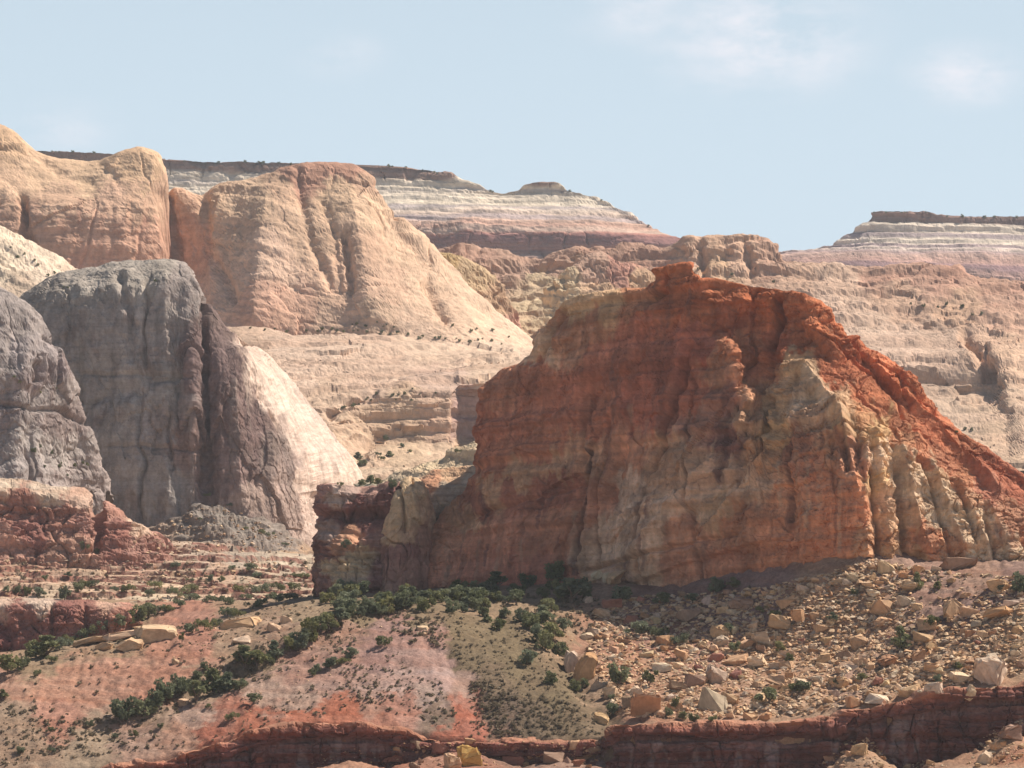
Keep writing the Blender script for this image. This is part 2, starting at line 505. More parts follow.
def ramp(t, stops):
    x = [s[0] for s in stops]; c = np.array([s[1] for s in stops])
    return np.stack([np.interp(t, x, c[:, k]) for k in range(3)], 1)

#LANDFORMS
# ------------------------------------------------------------------ the far mesas
MESA_L = [(140, BROWN), (160, (.25, .155, .12)), (170, (.28, .18, .14)), (174, WHITE), (181, WHITE), (182.5, (.48, .41, .36)), (186, (.66, .56, .45)), (198, WHITE), (200, (.56, .47, .39)), (203, (.36, .30, .29)), (206, (.42, .35, .32)),
          (208, (.62, .50, .41)), (213, (.60, .46, .37)), (215, (.42, .33, .31)), (219, (.42, .33, .31)), (221, (.58, .39, .30)), (226, (.52, .31, .235)), (229, (.60, .42, .33)), (232, (.56, .40, .32)),
          (234, (.42, .20, .155)), (236.5, (.27, .13, .115)), (243, (.24, .12, .11)), (246, (.36, .19, .15)), (252, (.30, .16, .14)), (258, (.42, .27, .22)), (300, (.42, .3, .24))]
def mesa_l(px, py, P, zt):
    t = H - P[:, 2] * F / 5150.0 - 0.03 * (px - 400) + 1.2 * fbm(P / 60, 4, 3) - 9 * np.exp(-((px - 540) / 26) ** 2) * smooth(-py, -189, -185) - 6 * smooth(px, 350, 380) * smooth(-px, -470, -440)
    C_ = ramp(t + 1.1 * fbm(P / 130, 3, 8), MESA_L)
    return C_ * (1 + 0.30 * fbm(P / np.array([26., 26., 140.]), 4, 6))[:, None]
landform('mesa', 'distant banded mesa with a dark cap, white and pink layers, behind the tan domes', [
    [(-60, 142, 5260), (20, 148, 5250), (60, 150, 5240), (110, 153, 5230), (200, 160, 5220), (290, 162, 5210), (400, 166, 5200), (430, 168, 5200), (446, 174, 5195),
     (462, 183, 5190), (482, 187, 5185), (500, 190.5, 5180), (514, 188.5, 5180), (528, 184, 5182), (542, 182, 5182), (556, 183, 5182), (568, 189.5, 5178), (590, 195, 5170),
     (612, 204, 5160), (626, 211, 5150), (640, 222, 5140), (655, 232, 5125), (672, 240, 5110), (700, 244, 5100), (760, 250, 5090)],
    [(-60, 153, 5258), (110, 164, 5228), (200, 171, 5218), (290, 173, 5208), (430, 180, 5197), (462, 187, 5186), (502, 194, 5174), (516, 192, 5176), (560, 190.5, 5176), (590, 199, 5164), (640, 226, 5132), (700, 247, 5096), (760, 252, 5086)],
    [(-60, 185, 5215), (290, 200, 5165), (400, 205, 5140), (520, 212, 5125), (600, 222, 5115), (660, 238, 5100), (760, 256, 5070)],
    [(-60, 225, 5150), (290, 230, 5105), (415, 231, 5090), (520, 236, 5080), (600, 240, 5075), (660, 246, 5070), (760, 262, 5050)],
    [(-60, 240, 5146), (290, 247, 5100), (415, 248, 5086), (520, 250, 5076), (600, 252, 5071), (660, 255, 5066), (760, 270, 5040)],
    [(-60, 300, 5050), (290, 300, 5000), (520, 300, 4980), (660, 300, 4980), (760, 310, 4960)]],
    colfn=mesa_l, mat=M_FAR, back=(500, 0.4), strata=(2.6, 9), crack=(4, 22, 90), fine=(1.6, 12), big=(4, 90), facets=[(1.6, (60, 30), 10, .5, .3), (1.0, 20, 6, .5, .3)], tilt=(-0.03, 0), cvar=.12, seed=2, wscale=60)
MESA_R = [(205, BROWN), (212, (.26, .16, .13)), (220, (.28, .18, .15)), (222, (.70, .60, .49)), (230, (.68, .57, .46)), (231.5, (.34, .27, .27)), (236.5, (.36, .29, .28)), (238, (.70, .60, .49)),
          (243, (.66, .55, .45)), (244.5, (.36, .27, .27)), (247, (.36, .27, .27)), (248.5, (.62, .51, .43)), (252, (.58, .46, .40)), (254, (.40, .28, .27)), (257, (.56, .38, .31)), (262, (.52, .32, .26)), (265, (.44, .27, .23)), (267, (.28, .17, .17)), (273, (.27, .17, .17)), (276, (.42, .26, .22)), (300, (.4, .27, .22))]
def mesa_r(px, py, P, zt):
    t = H - P[:, 2] * F / 5350.0 - 0.03 * (px - 960) + 1.1 * fbm(P / 60, 4, 4)
    C_ = ramp(t + 1.1 * fbm(P / 130, 3, 8), MESA_R)
    return C_ * (1 + 0.30 * fbm(P / np.array([26., 26., 140.]), 4, 6))[:, None]
landform('mesa', 'distant flat topped banded mesa with a dark cap at the right skyline', [
    [(770, 252, 5420), (800, 250, 5415), (825, 246, 5410), (845, 235, 5410), (868, 221, 5410), (874, 212, 5410), (900, 211, 5405), (940, 215, 5400), (1024, 218, 5400), (1120, 224, 5400)],
    [(770, 254, 5416), (825, 249, 5404), (845, 238, 5404), (868, 224, 5405), (876, 221, 5404), (940, 224, 5394), (1024, 227, 5394), (1120, 233, 5394)],
    [(770, 259, 5400), (845, 251, 5370), (900, 244, 5350), (1024, 248, 5345), (1120, 253, 5345)],
    [(770, 264, 5380), (845, 262, 5330), (900, 262, 5310), (1024, 268, 5305), (1120, 273, 5305)],
    [(770, 300, 5290), (900, 300, 5250), (1120, 305, 5250)]],
    colfn=mesa_r, mat=M_FAR, back=(500, 0.4), strata=(2.6, 9), crack=(4, 20, 80), fine=(1.6, 12), big=(4, 90), facets=[(1.6, (60, 30), 10, .5, .3), (1.0, 20, 6, .5, .3)], tilt=(-0.03, 0), cvar=.12, seed=12, wscale=60)

# ------------------------------------------------------------------ the middle distance: slickrock ridge, tan domes, white slopes
landform('sandstone_ridge', 'wide knobbly cream slickrock ridge below the distant mesas', [
    [(390, 262, 3080), (440, 252, 3080), (470, 248, 3080), (505, 252, 3080), (530, 262, 3070), (560, 250, 3060), (590, 247, 3050), (640, 246, 3040), (660, 247, 3030), (690, 240, 3020),
     (715, 239, 3020), (740, 238, 3015), (765, 240, 3010), (778, 243, 3010), (784, 254, 3005), (800, 257, 3000), (840, 258, 3000), (870, 262, 3000), (900, 261, 3000), (940, 263, 3000), (980, 272, 3000), (1024, 279, 3000), (1120, 290, 3000)],
    [(390, 285, 3040), (470, 275, 3040), (530, 278, 3030), (600, 268, 3010), (690, 262, 2990), (770, 275, 2970), (800, 276, 2965), (860, 282, 2960), (940, 288, 2960), (1024, 300, 2960), (1120, 310, 2960)],
    [(390, 310, 2990), (530, 305, 2980), (640, 300, 2950), (770, 305, 2920), (860, 315, 2900), (940, 325, 2895), (1024, 328, 2880), (1120, 335, 2880)],
    [(390, 335, 2940), (530, 340, 2920), (640, 340, 2880), (770, 340, 2850), (870, 345, 2835), (940, 345, 2840), (1024, 360, 2780), (1120, 365, 2780)],
    [(390, 350, 2880), (640, 370, 2810), (800, 365, 2800), (880, 373, 2790), (985, 377, 2785), (1010, 390, 2720), (1120, 395, 2720)],
    [(390, 370, 2860), (640, 390, 2800), (800, 382, 2785), (880, 388, 2782), (985, 392, 2775), (1010, 405, 2690), (1120, 410, 2690)],
    [(390, 400, 2800), (640, 410, 2740), (880, 404, 2715), (985, 408, 2700), (1030, 420, 2650), (1120, 425, 2650)],
    [(390, 480, 2600), (640, 480, 2600), (880, 470, 2560), (1000, 470, 2540), (1120, 480, 2540)]],
    zones=[(400, 270, TAN), (470, 262, (.420, .257, .189)), (520, 262, (.404, .257, .189)), (560, 258, (.420, .266, .194)), (600, 258, (.389, .226, .162)), (640, 256, (.389, .226, .165)), (580, 275, TAN), (620, 280, TAN), (540, 290, CREAM),
           (690, 255, (.491, .322, .226)), (740, 255, (.491, .322, .226)), (775, 255, (.418, .257, .184)), (720, 270, TAN), (800, 268, (.476, .315, .226)), (840, 280, (.505, .353, .263)), (820, 310, (.491, .347, .263)), (870, 330, (.476, .340, .257)),
           (880, 268, (.418, .245, .178)), (920, 275, (.437, .257, .189)), (960, 280, (.420, .240, .173)), (1000, 290, (.404, .240, .173)), (1024, 300, (.389, .226, .165)), (900, 295, (.461, .302, .214)), (960, 310, (.461, .296, .201)), (1010, 320, (.418, .257, .184)), (1060, 330, (.403, .238, .172)),
           (900, 350, (.461, .327, .250)), (940, 350, (.447, .315, .237)), (980, 345, (.491, .327, .232)), (1010, 345, (.535, .359, .250)), (1060, 360, (.535, .359, .250)), (900, 400, (.476, .340, .250)), (950, 420, (.476, .347, .257)), (980, 400, (.476, .340, .244)), (1020, 420, (.491, .347, .250)), (1000, 450, (.491, .347, .244)), (900, 440, (.491, .347, .250))],
    mat=M_SLICK, back=(260, 0.5), big=(5, 60), knob=(2.6, 16), strata=(2.4, 9), crack=(4, 34, 60), fine=(1.0, 5), tilt=(0.02, 0.0), cvar=.14, sbands=(.08, 6), wscale=18, warp=16, seed=21,
    carve=[([(965, 335), (978, 352), (992, 378)], 5, 9), ([(985, 345), (988, 376)], 3, 6), ([(884, 377), (985, 379)], 4, 6), ([(880, 410), (1010, 412)], 3, 5), ([(700, 245), (705, 275)], 4, 6), ([(745, 245), (752, 270)], 4, 5), ([(915, 455), (930, 470)], 5, 6)], facets=[(3.4, (46, 30), 18, .5, .4), (1.2, (18, 12), 7, .5, .3), (.5, (7, 5), 3.5, .5, .25)], terrace=(16, (.428, .284, .208), .3, .25))

landform('sandstone_knoll', 'rounded yellowish knoll right of the tall tan dome', [
    [(425, 262, 2960), (440, 250, 2955), (455, 252, 2950), (470, 258, 2945), (485, 268, 2940), (500, 285, 2935), (512, 305, 2930), (520, 325, 2930), (530, 345, 2930)],
    [(425, 285, 2935), (450, 272, 2925), (475, 280, 2920), (495, 300, 2915), (508, 318, 2915), (520, 340, 2915), (530, 355, 2915)],
    [(425, 345, 2870), (530, 365, 2870)]],
    zones=[(440, 262, YEL), (470, 275, (.46, .33, .2)), (500, 305, TAN), (450, 300, TAN), (480, 310, TAN), (515, 330, PINK)],
    mat=M_SLICK, back=(120, 0.5), big=(4, 30), knob=(1.2, 8), fine=(1.2, 4), crack=(4, 20, 40), seed=23, wscale=18, facets=[(3, 22, 14, .5, .4), (1.2, 7, 5, .5, .3)])

landform('sandstone_knoll', 'small rounded tan knob standing in front of the reddish ridge', [
    [(545, 300, 2880), (560, 275, 2880), (580, 258, 2880), (600, 252, 2880), (620, 258, 2880), (640, 264, 2880), (662, 285, 2880), (690, 310, 2880)],
    [(545, 312, 2850), (580, 290, 2845), (620, 290, 2845), (660, 310, 2850), (690, 325, 2855)],
    [(545, 350, 2800), (620, 350, 2790), (690, 350, 2800)]],
    zones=[(560, 285, CREAM), (590, 262, (.42, .27, .2)), (620, 268, (.38, .2, .15)), (600, 290, TAN), (640, 290, TAN), (570, 310, CREAM)],
    mat=M_SLICK, back=(120, 0.5), big=(5, 30), knob=(1.2, 8), crack=(6, 22, 50), strata=(2, 8), fine=(1.2, 4), seed=24, wscale=18, facets=[(3, 20, 16, .5, .5), (1.3, 7, 5, .5, .3)])

landform('sandstone_dome', 'tall rounded tan cliff with pink streaked foot at the left edge', [
    [(-90, 90, 2930), (-40, 110, 2920), (0, 122, 2910), (15, 130, 2905), (40, 150, 2900), (60, 158, 2900), (85, 161, 2895), (105, 158, 2890), (120, 152, 2885), (140, 148, 2880), (155, 154, 2875), (162, 168, 2870), (167, 192, 2868), (169, 225, 2866), (171, 262, 2866)],
    [(-90, 150, 2870), (0, 165, 2860), (40, 178, 2852), (85, 182, 2848), (120, 176, 2846), (150, 176, 2846), (160, 196, 2846), (165, 225, 2848), (168, 268, 2850)],
    [(-90, 195, 2835), (0, 200, 2828), (50, 205, 2822), (100, 208, 2820), (140, 208, 2822), (160, 222, 2826), (168, 275, 2834)],
    [(-90, 290, 2800), (0, 285, 2800), (60, 285, 2800), (120, 285, 2800), (168, 290, 2810)],
    [(-90, 360, 2770), (0, 360, 2770), (168, 360, 2780)]],
    zones=[(0, 140, (.545, .365, .232)), (40, 170, (.545, .372, .247)), (90, 172, (.560, .386, .254)), (140, 165, (.545, .365, .232)), (10, 180, (.545, .365, .247)), (60, 200, (.545, .358, .247)), (110, 200, (.545, .351, .247)), (150, 200, (.515, .330, .225)),
           (20, 225, (.500, .309, .217)), (60, 235, (.515, .309, .217)), (110, 235, (.515, .309, .217)), (150, 240, (.515, .302, .210)), (100, 262, (.515, .288, .202)), (60, 265, (.485, .275, .195)), (150, 265, (.530, .302, .210))],
    mat=M_SLICK, back=(220, 0.5), big=(4, 50), col=(1.0, 12, 160), knob=(.3, 9), crack=(3.5, 34, 120), strata=(.4, 6), fine=(.8, 5), varnish=.34, wscale=22, seed=25, sbands=(.04, 5),
    carve=[([(22, 195), (25, 225), (40, 262)], 4, 7), ([(30, 150), (60, 172), (90, 178)], 4, 2), ([(100, 162), (118, 180)], 4, 1.2)], facets=[(1.2, 44, 34, .35, .25), (.4, 14, 8, .4, .15), (.22, 5, 3, .5, .15)], drip=8,
    stains=[([(102, 223), (104, 270)], 1.7, (.36, .2, .145), 0.44), ([(145, 202), (145, 250)], 3.6, (.36, .2, .145), 0.42), ([(105, 222), (105, 267)], 2.0, (.58, .36, .26), 0.46), ([(96, 209), (96, 257)], 3.9, (.58, .36, .26), 0.39), ([(80, 196), (80, 223)], 3.2, (.36, .2, .145), 0.55), ([(79, 207), (79, 228)], 2.6, (.36, .2, .145), 0.58), ([(106, 205), (105, 228)], 2.0, (.58, .36, .26), 0.57), ([(130, 200), (129, 229)], 3.9, (.40, .22, .15), 0.42), ([(103, 214), (103, 259)], 1.4, (.40, .22, .15), 0.35), ([(37, 197), (36, 228)], 1.6, (.36, .2, .145), 0.39), ([(145, 216), (146, 262)], 3.9, (.36, .2, .145), 0.52), ([(100, 216), (100, 261)], 2.7, (.40, .22, .15), 0.36), ([(65, 211), (63, 244)], 3.7, (.36, .2, .145), 0.42), ([(117, 221), (116, 252)], 2.5, (.40, .22, .15), 0.38), ([(116, 205), (114, 252)], 1.7, (.36, .2, .145), 0.55), ([(56, 212), (56, 249)], 1.9, (.58, .36, .26), 0.60), ([(120, 223), (120, 276)], 3.6, (.36, .2, .145), 0.48), ([(39, 214), (38, 266)], 3.1, (.58, .36, .26), 0.48), ([(29, 214), (30, 243)], 3.1, (.58, .36, .26), 0.54), ([(89, 220), (87, 268)], 2.0, (.58, .36, .26), 0.56)])

landform('sandstone_dome', 'tall pyramid shaped tan dome with a dark red summit cap', [
    [(150, 200, 2900), (165, 188, 2895), (180, 188, 2890), (200, 195, 2890), (215, 186, 2885), (250, 178, 2880), (285, 168, 2875), (297, 163, 2870), (330, 161, 2868), (352, 163, 2866), (368, 170, 2864), (380, 184, 2860), (402, 215, 2850),
     (430, 248, 2838), (460, 280, 2826), (490, 306, 2815), (520, 330, 2806), (545, 350, 2800)],
    [(150, 235, 2880), (180, 215, 2872), (200, 212, 2866), (230, 206, 2850), (270, 196, 2838), (300, 190, 2836), (330, 192, 2838), (360, 197, 2838), (385, 225, 2830), (410, 255, 2815), (440, 285, 2798), (480, 315, 2786), (515, 338, 2780), (545, 353, 2780)],
    [(150, 270, 2868), (180, 255, 2860), (205, 250, 2845), (235, 248, 2812), (270, 240, 2800), (305, 232, 2806), (330, 240, 2802), (360, 245, 2798), (390, 265, 2788), (420, 290, 2772), (460, 316, 2758), (500, 335, 2752), (545, 356, 2750)],
    [(150, 300, 2840), (200, 300, 2810), (232, 300, 2776), (265, 295, 2766), (300, 285, 2772), (330, 290, 2768), (370, 295, 2756), (420, 320, 2736), (470, 335, 2726), (545, 360, 2720)],
    [(150, 350, 2790), (230, 345, 2745), (300, 345, 2735), (380, 345, 2720), (450, 352, 2700), (545, 372, 2690)]],
    zones=[(175, 200, (.541, .342, .234)), (185, 230, (.528, .318, .221)), (185, 260, (.528, .324, .234)), (195, 290, (.554, .367, .271)), (215, 200, (.541, .367, .246)), (250, 200, (.541, .374, .253)), (280, 185, (.515, .342, .234)), (300, 172, (.40, .225, .16)), (325, 170, (.40, .225, .16)), (350, 172, (.40, .225, .16)), (368, 182, (.489, .312, .214)),
           (340, 195, (.554, .380, .253)), (370, 210, (.567, .392, .265)), (330, 225, (.515, .349, .240)), (300, 230, (.528, .362, .253)), (240, 240, (.554, .380, .265)), (270, 265, (.567, .392, .290)), (230, 280, (.554, .374, .271)), (265, 302, (.528, .324, .234)), (290, 318, (.515, .318, .227)),
           (360, 250, (.541, .355, .246)), (350, 280, (.528, .349, .246)), (400, 245, (.567, .392, .271)), (420, 280, (.581, .405, .284)), (390, 290, (.554, .367, .259)), (440, 315, (.567, .392, .277)), (470, 310, (.594, .424, .302)), (510, 335, (.594, .424, .309)),
           (330, 330, (.502, .342, .246)), (380, 325, (.502, .349, .246)), (430, 335, (.541, .380, .277))],
    mat=M_SLICK, back=(220, 0.5), big=(3.0, 55), knob=(.4, 9), crack=(2.6, 34, 90), strata=(.4, 6), fine=(.9, 5), tilt=(-0.25, 0), cvar=.16, sbands=(.05, 5), wscale=18, seed=26, varnish=.2,
    carve=[([(297, 168), (300, 195), (312, 240), (330, 285)], 5, 3), ([(322, 200), (335, 235), (340, 290)], 4, 2), ([(165, 190), (172, 230), (176, 262)], 6, 7), ([(205, 200), (208, 250)], 5, 5), ([(380, 185), (400, 212), (395, 216)], 4, 6), ([(235, 300), (215, 260)], 5, 5), ([(345, 235), (352, 290)], 4, 6), ([(425, 285), (445, 320)], 4, 4)], facets=[(1.5, 40, 30, .4, .25), (.45, 14, 6, .45, .15), (.25, 5, 2.6, .5, .15)], drip=5, 
    fins=[([(270, 182), (262, 240), (255, 325)], 34, 36, 5), ([(345, 182), (360, 240), (372, 320)], 24, 34, 4), ([(412, 230), (440, 280), (470, 325)], 22, 24, 3), ([(222, 192), (215, 240), (212, 310)], 16, 14, 3)])

landform('slickrock_bench', 'broad pale slickrock bench with ledges below the tan domes', [
    [(30, 340, 2690), (200, 330, 2690), (240, 328, 2690), (300, 330, 2690), (340, 332, 2690), (400, 338, 2680), (480, 341, 2680), (545, 346, 2680), (660, 352, 2680)],
    [(30, 360, 2590), (200, 350, 2590), (300, 350, 2580), (400, 355, 2560), (480, 356, 2560), (660, 362, 2560)],
    [(30, 395, 2480), (200, 385, 2480), (300, 380, 2470), (380, 384, 2460), (455, 386, 2455), (480, 386, 2450), (660, 390, 2450)],
    [(30, 415, 2440), (200, 405, 2440), (330, 402, 2430), (380, 392, 2446), (452, 392, 2446), (466, 391, 2462), (480, 391, 2462), (660, 396, 2446)],
    [(30, 450, 2400), (200, 440, 2400), (330, 432, 2400), (380, 438, 2424), (452, 440, 2424), (464, 442, 2452), (480, 444, 2450), (660, 440, 2424)],
    [(30, 470, 2370), (200, 460, 2370), (340, 455, 2350), (400, 462, 2340), (480, 470, 2340), (660, 470, 2340)],
    [(30, 530, 2250), (200, 520, 2250), (360, 500, 2260), (480, 500, 2260), (660, 500, 2260)]],
    zones=[(240, 340, (.441, .313, .231)), (300, 345, (.479, .349, .267)), (360, 345, (.518, .377, .285)), (440, 345, (.537, .396, .294)), (500, 350, (.537, .396, .294)), (300, 370, (.537, .387, .294)), (370, 372, (.518, .368, .276)), (440, 372, (.479, .340, .267)), (500, 372, (.518, .377, .276)), (330, 400, (.518, .368, .267)),
           (400, 415, (.537, .377, .258)), (440, 415, (.518, .349, .249)), (470, 415, (.402, .267, .231)), (350, 430, (.518, .368, .258)), (400, 450, (.479, .349, .240)), (360, 470, (.518, .377, .267)), (450, 465, (.518, .377, .267))],
    mat=M_SLICK, back=(200, 0.3), big=(4, 50), strata=(2.2, 6), knob=(1.2, 10), fine=(.7, 5), crack=(3, 40, 40), tilt=(0.05, 0.06), sbands=(.14, 3), cvar=.13, wscale=18, seed=27,
    carve=[([(330, 415), (350, 402), (375, 393)], 3, 4), ([(355, 460), (375, 440), (400, 430)], 4, 3), ([(456, 390), (452, 440)], 2.5, 3)], facets=[(1.2, (50, 26), 7, .5, .4), (.5, (18, 9), 4, .5, .3)], terrace=(9, (.451, .306, .221), .3, .42))

landform('white_slope', 'smooth white slickrock slope at the left edge below the tan cliff', [
    [(-80, 205, 2330), (-40, 213, 2320), (0, 225, 2310), (30, 240, 2300), (60, 257, 2295), (85, 272, 2290), (125, 292, 2280)],
    [(-80, 260, 2250), (0, 265, 2240), (40, 275, 2235), (80, 286, 2235), (125, 300, 2240)],
    [(-80, 340, 2130), (125, 340, 2150)]],
    zones=[(0, 240, (.595, .477, .359)), (40, 262, (.595, .477, .368)), (80, 280, (.539, .414, .313)), (20, 285, (.446, .342, .258)), (0, 265, (.558, .450, .340))],
    mat=M_SLICK, back=(160, 0.5), big=(3, 40), knob=(.8, 8), strata=(1.2, 5), fine=(1.4, 4), tilt=(-0.5, 0), seed=28, wscale=18, facets=[(.8, (24, 16), 6, .4, .3), (.3, 6, 3, .4, .2)])

# ------------------------------------------------------------------ grey shaded domes on the left
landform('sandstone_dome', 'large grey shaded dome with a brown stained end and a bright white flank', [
    [(15, 305, 1935), (35, 285, 1930), (60, 272, 1925), (92, 265, 1920), (125, 260, 1915), (160, 259, 1912), (186, 264, 1912), (195, 284, 1890), (209, 305, 1887), (230, 331, 1888), (258, 347, 1945), (285, 373, 1968), (310, 403, 1976), (335, 436, 1984), (354, 464, 1990), (364, 486, 1994), (367, 496, 1998)],
    [(15, 325, 1915), (35, 300, 1908), (60, 286, 1902), (92, 278, 1897), (125, 273, 1893), (158, 272, 1890), (180, 277, 1889), (193, 290, 1886), (206, 310, 1884), (226, 336, 1884), (244, 354, 1884), (262, 380, 1884), (278, 410, 1884), (292, 440, 1884), (299, 466, 1883), (302, 492, 1883), (336, 504, 1950)],
    [(15, 370, 1896), (35, 350, 1890), (60, 340, 1885), (92, 335, 1881), (125, 332, 1878), (155, 332, 1876), (178, 335, 1875), (192, 342, 1870), (206, 352, 1874), (222, 365, 1868), (238, 385, 1868), (256, 408, 1870), (272, 432, 1873), (287, 456, 1877), (297, 478, 1879), (303, 500, 1881), (329, 515, 1940)],
    [(15, 430, 1886), (35, 425, 1880), (60, 420, 1875), (92, 415, 1870), (125, 412, 1866), (155, 412, 1864), (178, 414, 1863), (194, 416, 1858), (206, 420, 1864), (222, 428, 1857), (238, 438, 1857), (256, 452, 1860), (272, 466, 1864), (287, 482, 1870), (297, 498, 1875), (304, 514, 1879), (327, 528, 1930)],
    [(15, 480, 1878), (35, 478, 1872), (60, 476, 1866), (92, 474, 1861), (125, 472, 1857), (155, 472, 1855), (178, 473, 1854), (194, 474, 1850), (206, 476, 1854), (222, 480, 1849), (238, 486, 1849), (256, 494, 1853), (272, 504, 1858), (287, 514, 1865), (297, 524, 1871), (305, 534, 1877), (327, 545, 1920)],
    [(15, 545, 1868), (35, 545, 1861), (60, 545, 1855), (92, 545, 1850), (125, 545, 1846), (155, 545, 1844), (178, 545, 1843), (194, 545, 1840), (206, 545, 1843), (222, 546, 1840), (238, 547, 1841), (256, 548, 1846), (272, 550, 1852), (287, 552, 1860), (297, 556, 1867), (306, 560, 1875), (327, 575, 1910)]],
    grid=True,
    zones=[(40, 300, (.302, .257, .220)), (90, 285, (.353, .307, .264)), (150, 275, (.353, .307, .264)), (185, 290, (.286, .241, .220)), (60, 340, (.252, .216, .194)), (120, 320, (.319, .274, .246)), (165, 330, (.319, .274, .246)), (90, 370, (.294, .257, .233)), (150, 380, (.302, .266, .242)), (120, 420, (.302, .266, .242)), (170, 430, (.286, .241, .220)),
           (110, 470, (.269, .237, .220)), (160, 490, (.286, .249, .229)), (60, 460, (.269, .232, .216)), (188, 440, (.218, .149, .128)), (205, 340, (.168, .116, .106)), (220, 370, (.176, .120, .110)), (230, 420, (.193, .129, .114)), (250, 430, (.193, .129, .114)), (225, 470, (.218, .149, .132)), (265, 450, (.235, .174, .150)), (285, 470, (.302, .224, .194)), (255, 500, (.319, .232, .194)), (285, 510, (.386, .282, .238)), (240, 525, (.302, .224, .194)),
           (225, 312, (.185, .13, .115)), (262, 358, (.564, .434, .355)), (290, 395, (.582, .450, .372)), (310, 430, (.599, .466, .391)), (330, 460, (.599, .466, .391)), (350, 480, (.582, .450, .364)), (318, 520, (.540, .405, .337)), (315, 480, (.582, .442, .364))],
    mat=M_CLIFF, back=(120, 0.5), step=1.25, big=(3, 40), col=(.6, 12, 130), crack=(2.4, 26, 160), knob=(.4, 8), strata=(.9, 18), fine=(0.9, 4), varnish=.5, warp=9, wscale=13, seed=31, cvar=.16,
    carve=[([(205, 285), (204, 350), (207, 420), (206, 490)], 3.0, 3.6), ([(120, 275), (135, 330), (132, 360)], 4, 2.5), ([(168, 418), (170, 445), (172, 470)], 2.5, 3), ([(75, 345), (78, 400)], 3, 2), ([(80, 372), (190, 378)], 2, 1.2), ([(110, 447), (200, 450)], 2, 1.5), ([(262, 388), (282, 430)], 3, 2)], facets=[(1.6, 26, 70, .4, .3), (.6, 9, 26, .4, .2), (.3, 4, 5, .5, .12)], drip=10, fmask=lambda px, py, P: 1 - 0.85 * smooth(px - np.interp(py, [260, 290, 310, 336, 354, 384, 414, 444, 500, 560], [190, 193, 206, 226, 244, 262, 278, 292, 303, 306]), -1, 5), sbands=(.1, 7),
    stains=[([(253, 417), (255, 481)], 5.9, (.16, .10, .09), 0.67), ([(201, 307), (205, 366)], 4.7, (.13, .085, .08), 0.42), ([(190, 409), (193, 493)], 2.1, (.30, .235, .20), 0.64), ([(190, 332), (194, 374)], 5.5, (.13, .085, .08), 0.35), ([(257, 384), (261, 425)], 3.1, (.16, .10, .09), 0.65), ([(250, 392), (252, 429)], 1.9, (.30, .235, .20), 0.65), ([(214, 402), (217, 478)], 3.5, (.13, .085, .08), 0.43), ([(234, 384), (234, 472)], 5.6, (.30, .235, .20), 0.67), ([(226, 413), (226, 452)], 2.0, (.16, .10, .09), 0.44), ([(213, 429), (216, 463)], 2.0, (.13, .085, .08), 0.57), ([(258, 435), (257, 477)], 4.4, (.13, .085, .08), 0.58), ([(183, 380), (182, 418)], 3.9, (.13, .085, .08), 0.39), ([(287, 415), (290, 477)], 5.6, (.13, .085, .08), 0.58), ([(289, 437), (293, 510)], 5.1, (.30, .235, .20), 0.42), ([(186, 345), (191, 392)], 4.3, (.16, .10, .09), 0.70), ([(200, 406), (198, 434)], 2.3, (.13, .085, .08), 0.59), ([(210, 430), (212, 499)], 5.3, (.13, .085, .08), 0.49), ([(247, 398), (248, 444)], 3.4, (.13, .085, .08), 0.62), ([(186, 321), (186, 361)], 4.1, (.13, .085, .08), 0.68), ([(255, 395), (254, 454)], 2.6, (.16, .10, .09), 0.41), ([(240, 350), (240, 382)], 4.6, (.16, .10, .09), 0.68), ([(236, 347), (239, 392)], 3.3, (.13, .085, .08), 0.70), ([(249, 387), (252, 412)], 3.6, (.30, .235, .20), 0.62), ([(261, 401), (261, 434)], 4.1, (.13, .085, .08), 0.52), ([(287, 423), (289, 460)], 4.2, (.30, .235, .20), 0.36), ([(253, 393), (255, 433)], 4.3, (.13, .085, .08), 0.41), ([(80, 341), (81, 373)], 2.3, (.34, .30, .26), 0.53), ([(157, 372), (157, 415)], 4.2, (.17, .145, .13), 0.44), ([(91, 401), (91, 429)], 2.1, (.17, .145, .13), 0.55), ([(60, 380), (58, 423)], 5.2, (.17, .145, .13), 0.48), ([(47, 397), (45, 423)], 4.3, (.34, .30, .26), 0.42), ([(161, 309), (160, 348)], 4.6, (.17, .145, .13), 0.52), ([(80, 338), (80, 358)], 5.4, (.34, .30, .26), 0.32), ([(101, 291), (102, 328)], 2.8, (.17, .145, .13), 0.50), ([(68, 409), (70, 465)], 1.6, (.17, .145, .13), 0.54), ([(113, 354), (113, 376)], 3.1, (.17, .145, .13), 0.46), ([(111, 357), (110, 404)], 3.5, (.17, .145, .13), 0.52), ([(175, 352), (176, 393)], 2.2, (.17, .145, .13), 0.45)], 
    fins=[([(125, 265), (135, 330), (140, 490)], 34, 16, 2.4), ([(165, 268), (168, 380), (170, 500)], 20, 14, 2.2), ([(80, 278), (85, 380), (88, 500)], 20, 26, 1.8), ([(232, 345), (238, 430), (243, 530)], 12, 22, 2.6), ([(268, 395), (270, 480), (274, 545)], 14, 14, 2.2), ([(50, 300), (52, 400), (54, 500)], 14, 16, 1.5)])

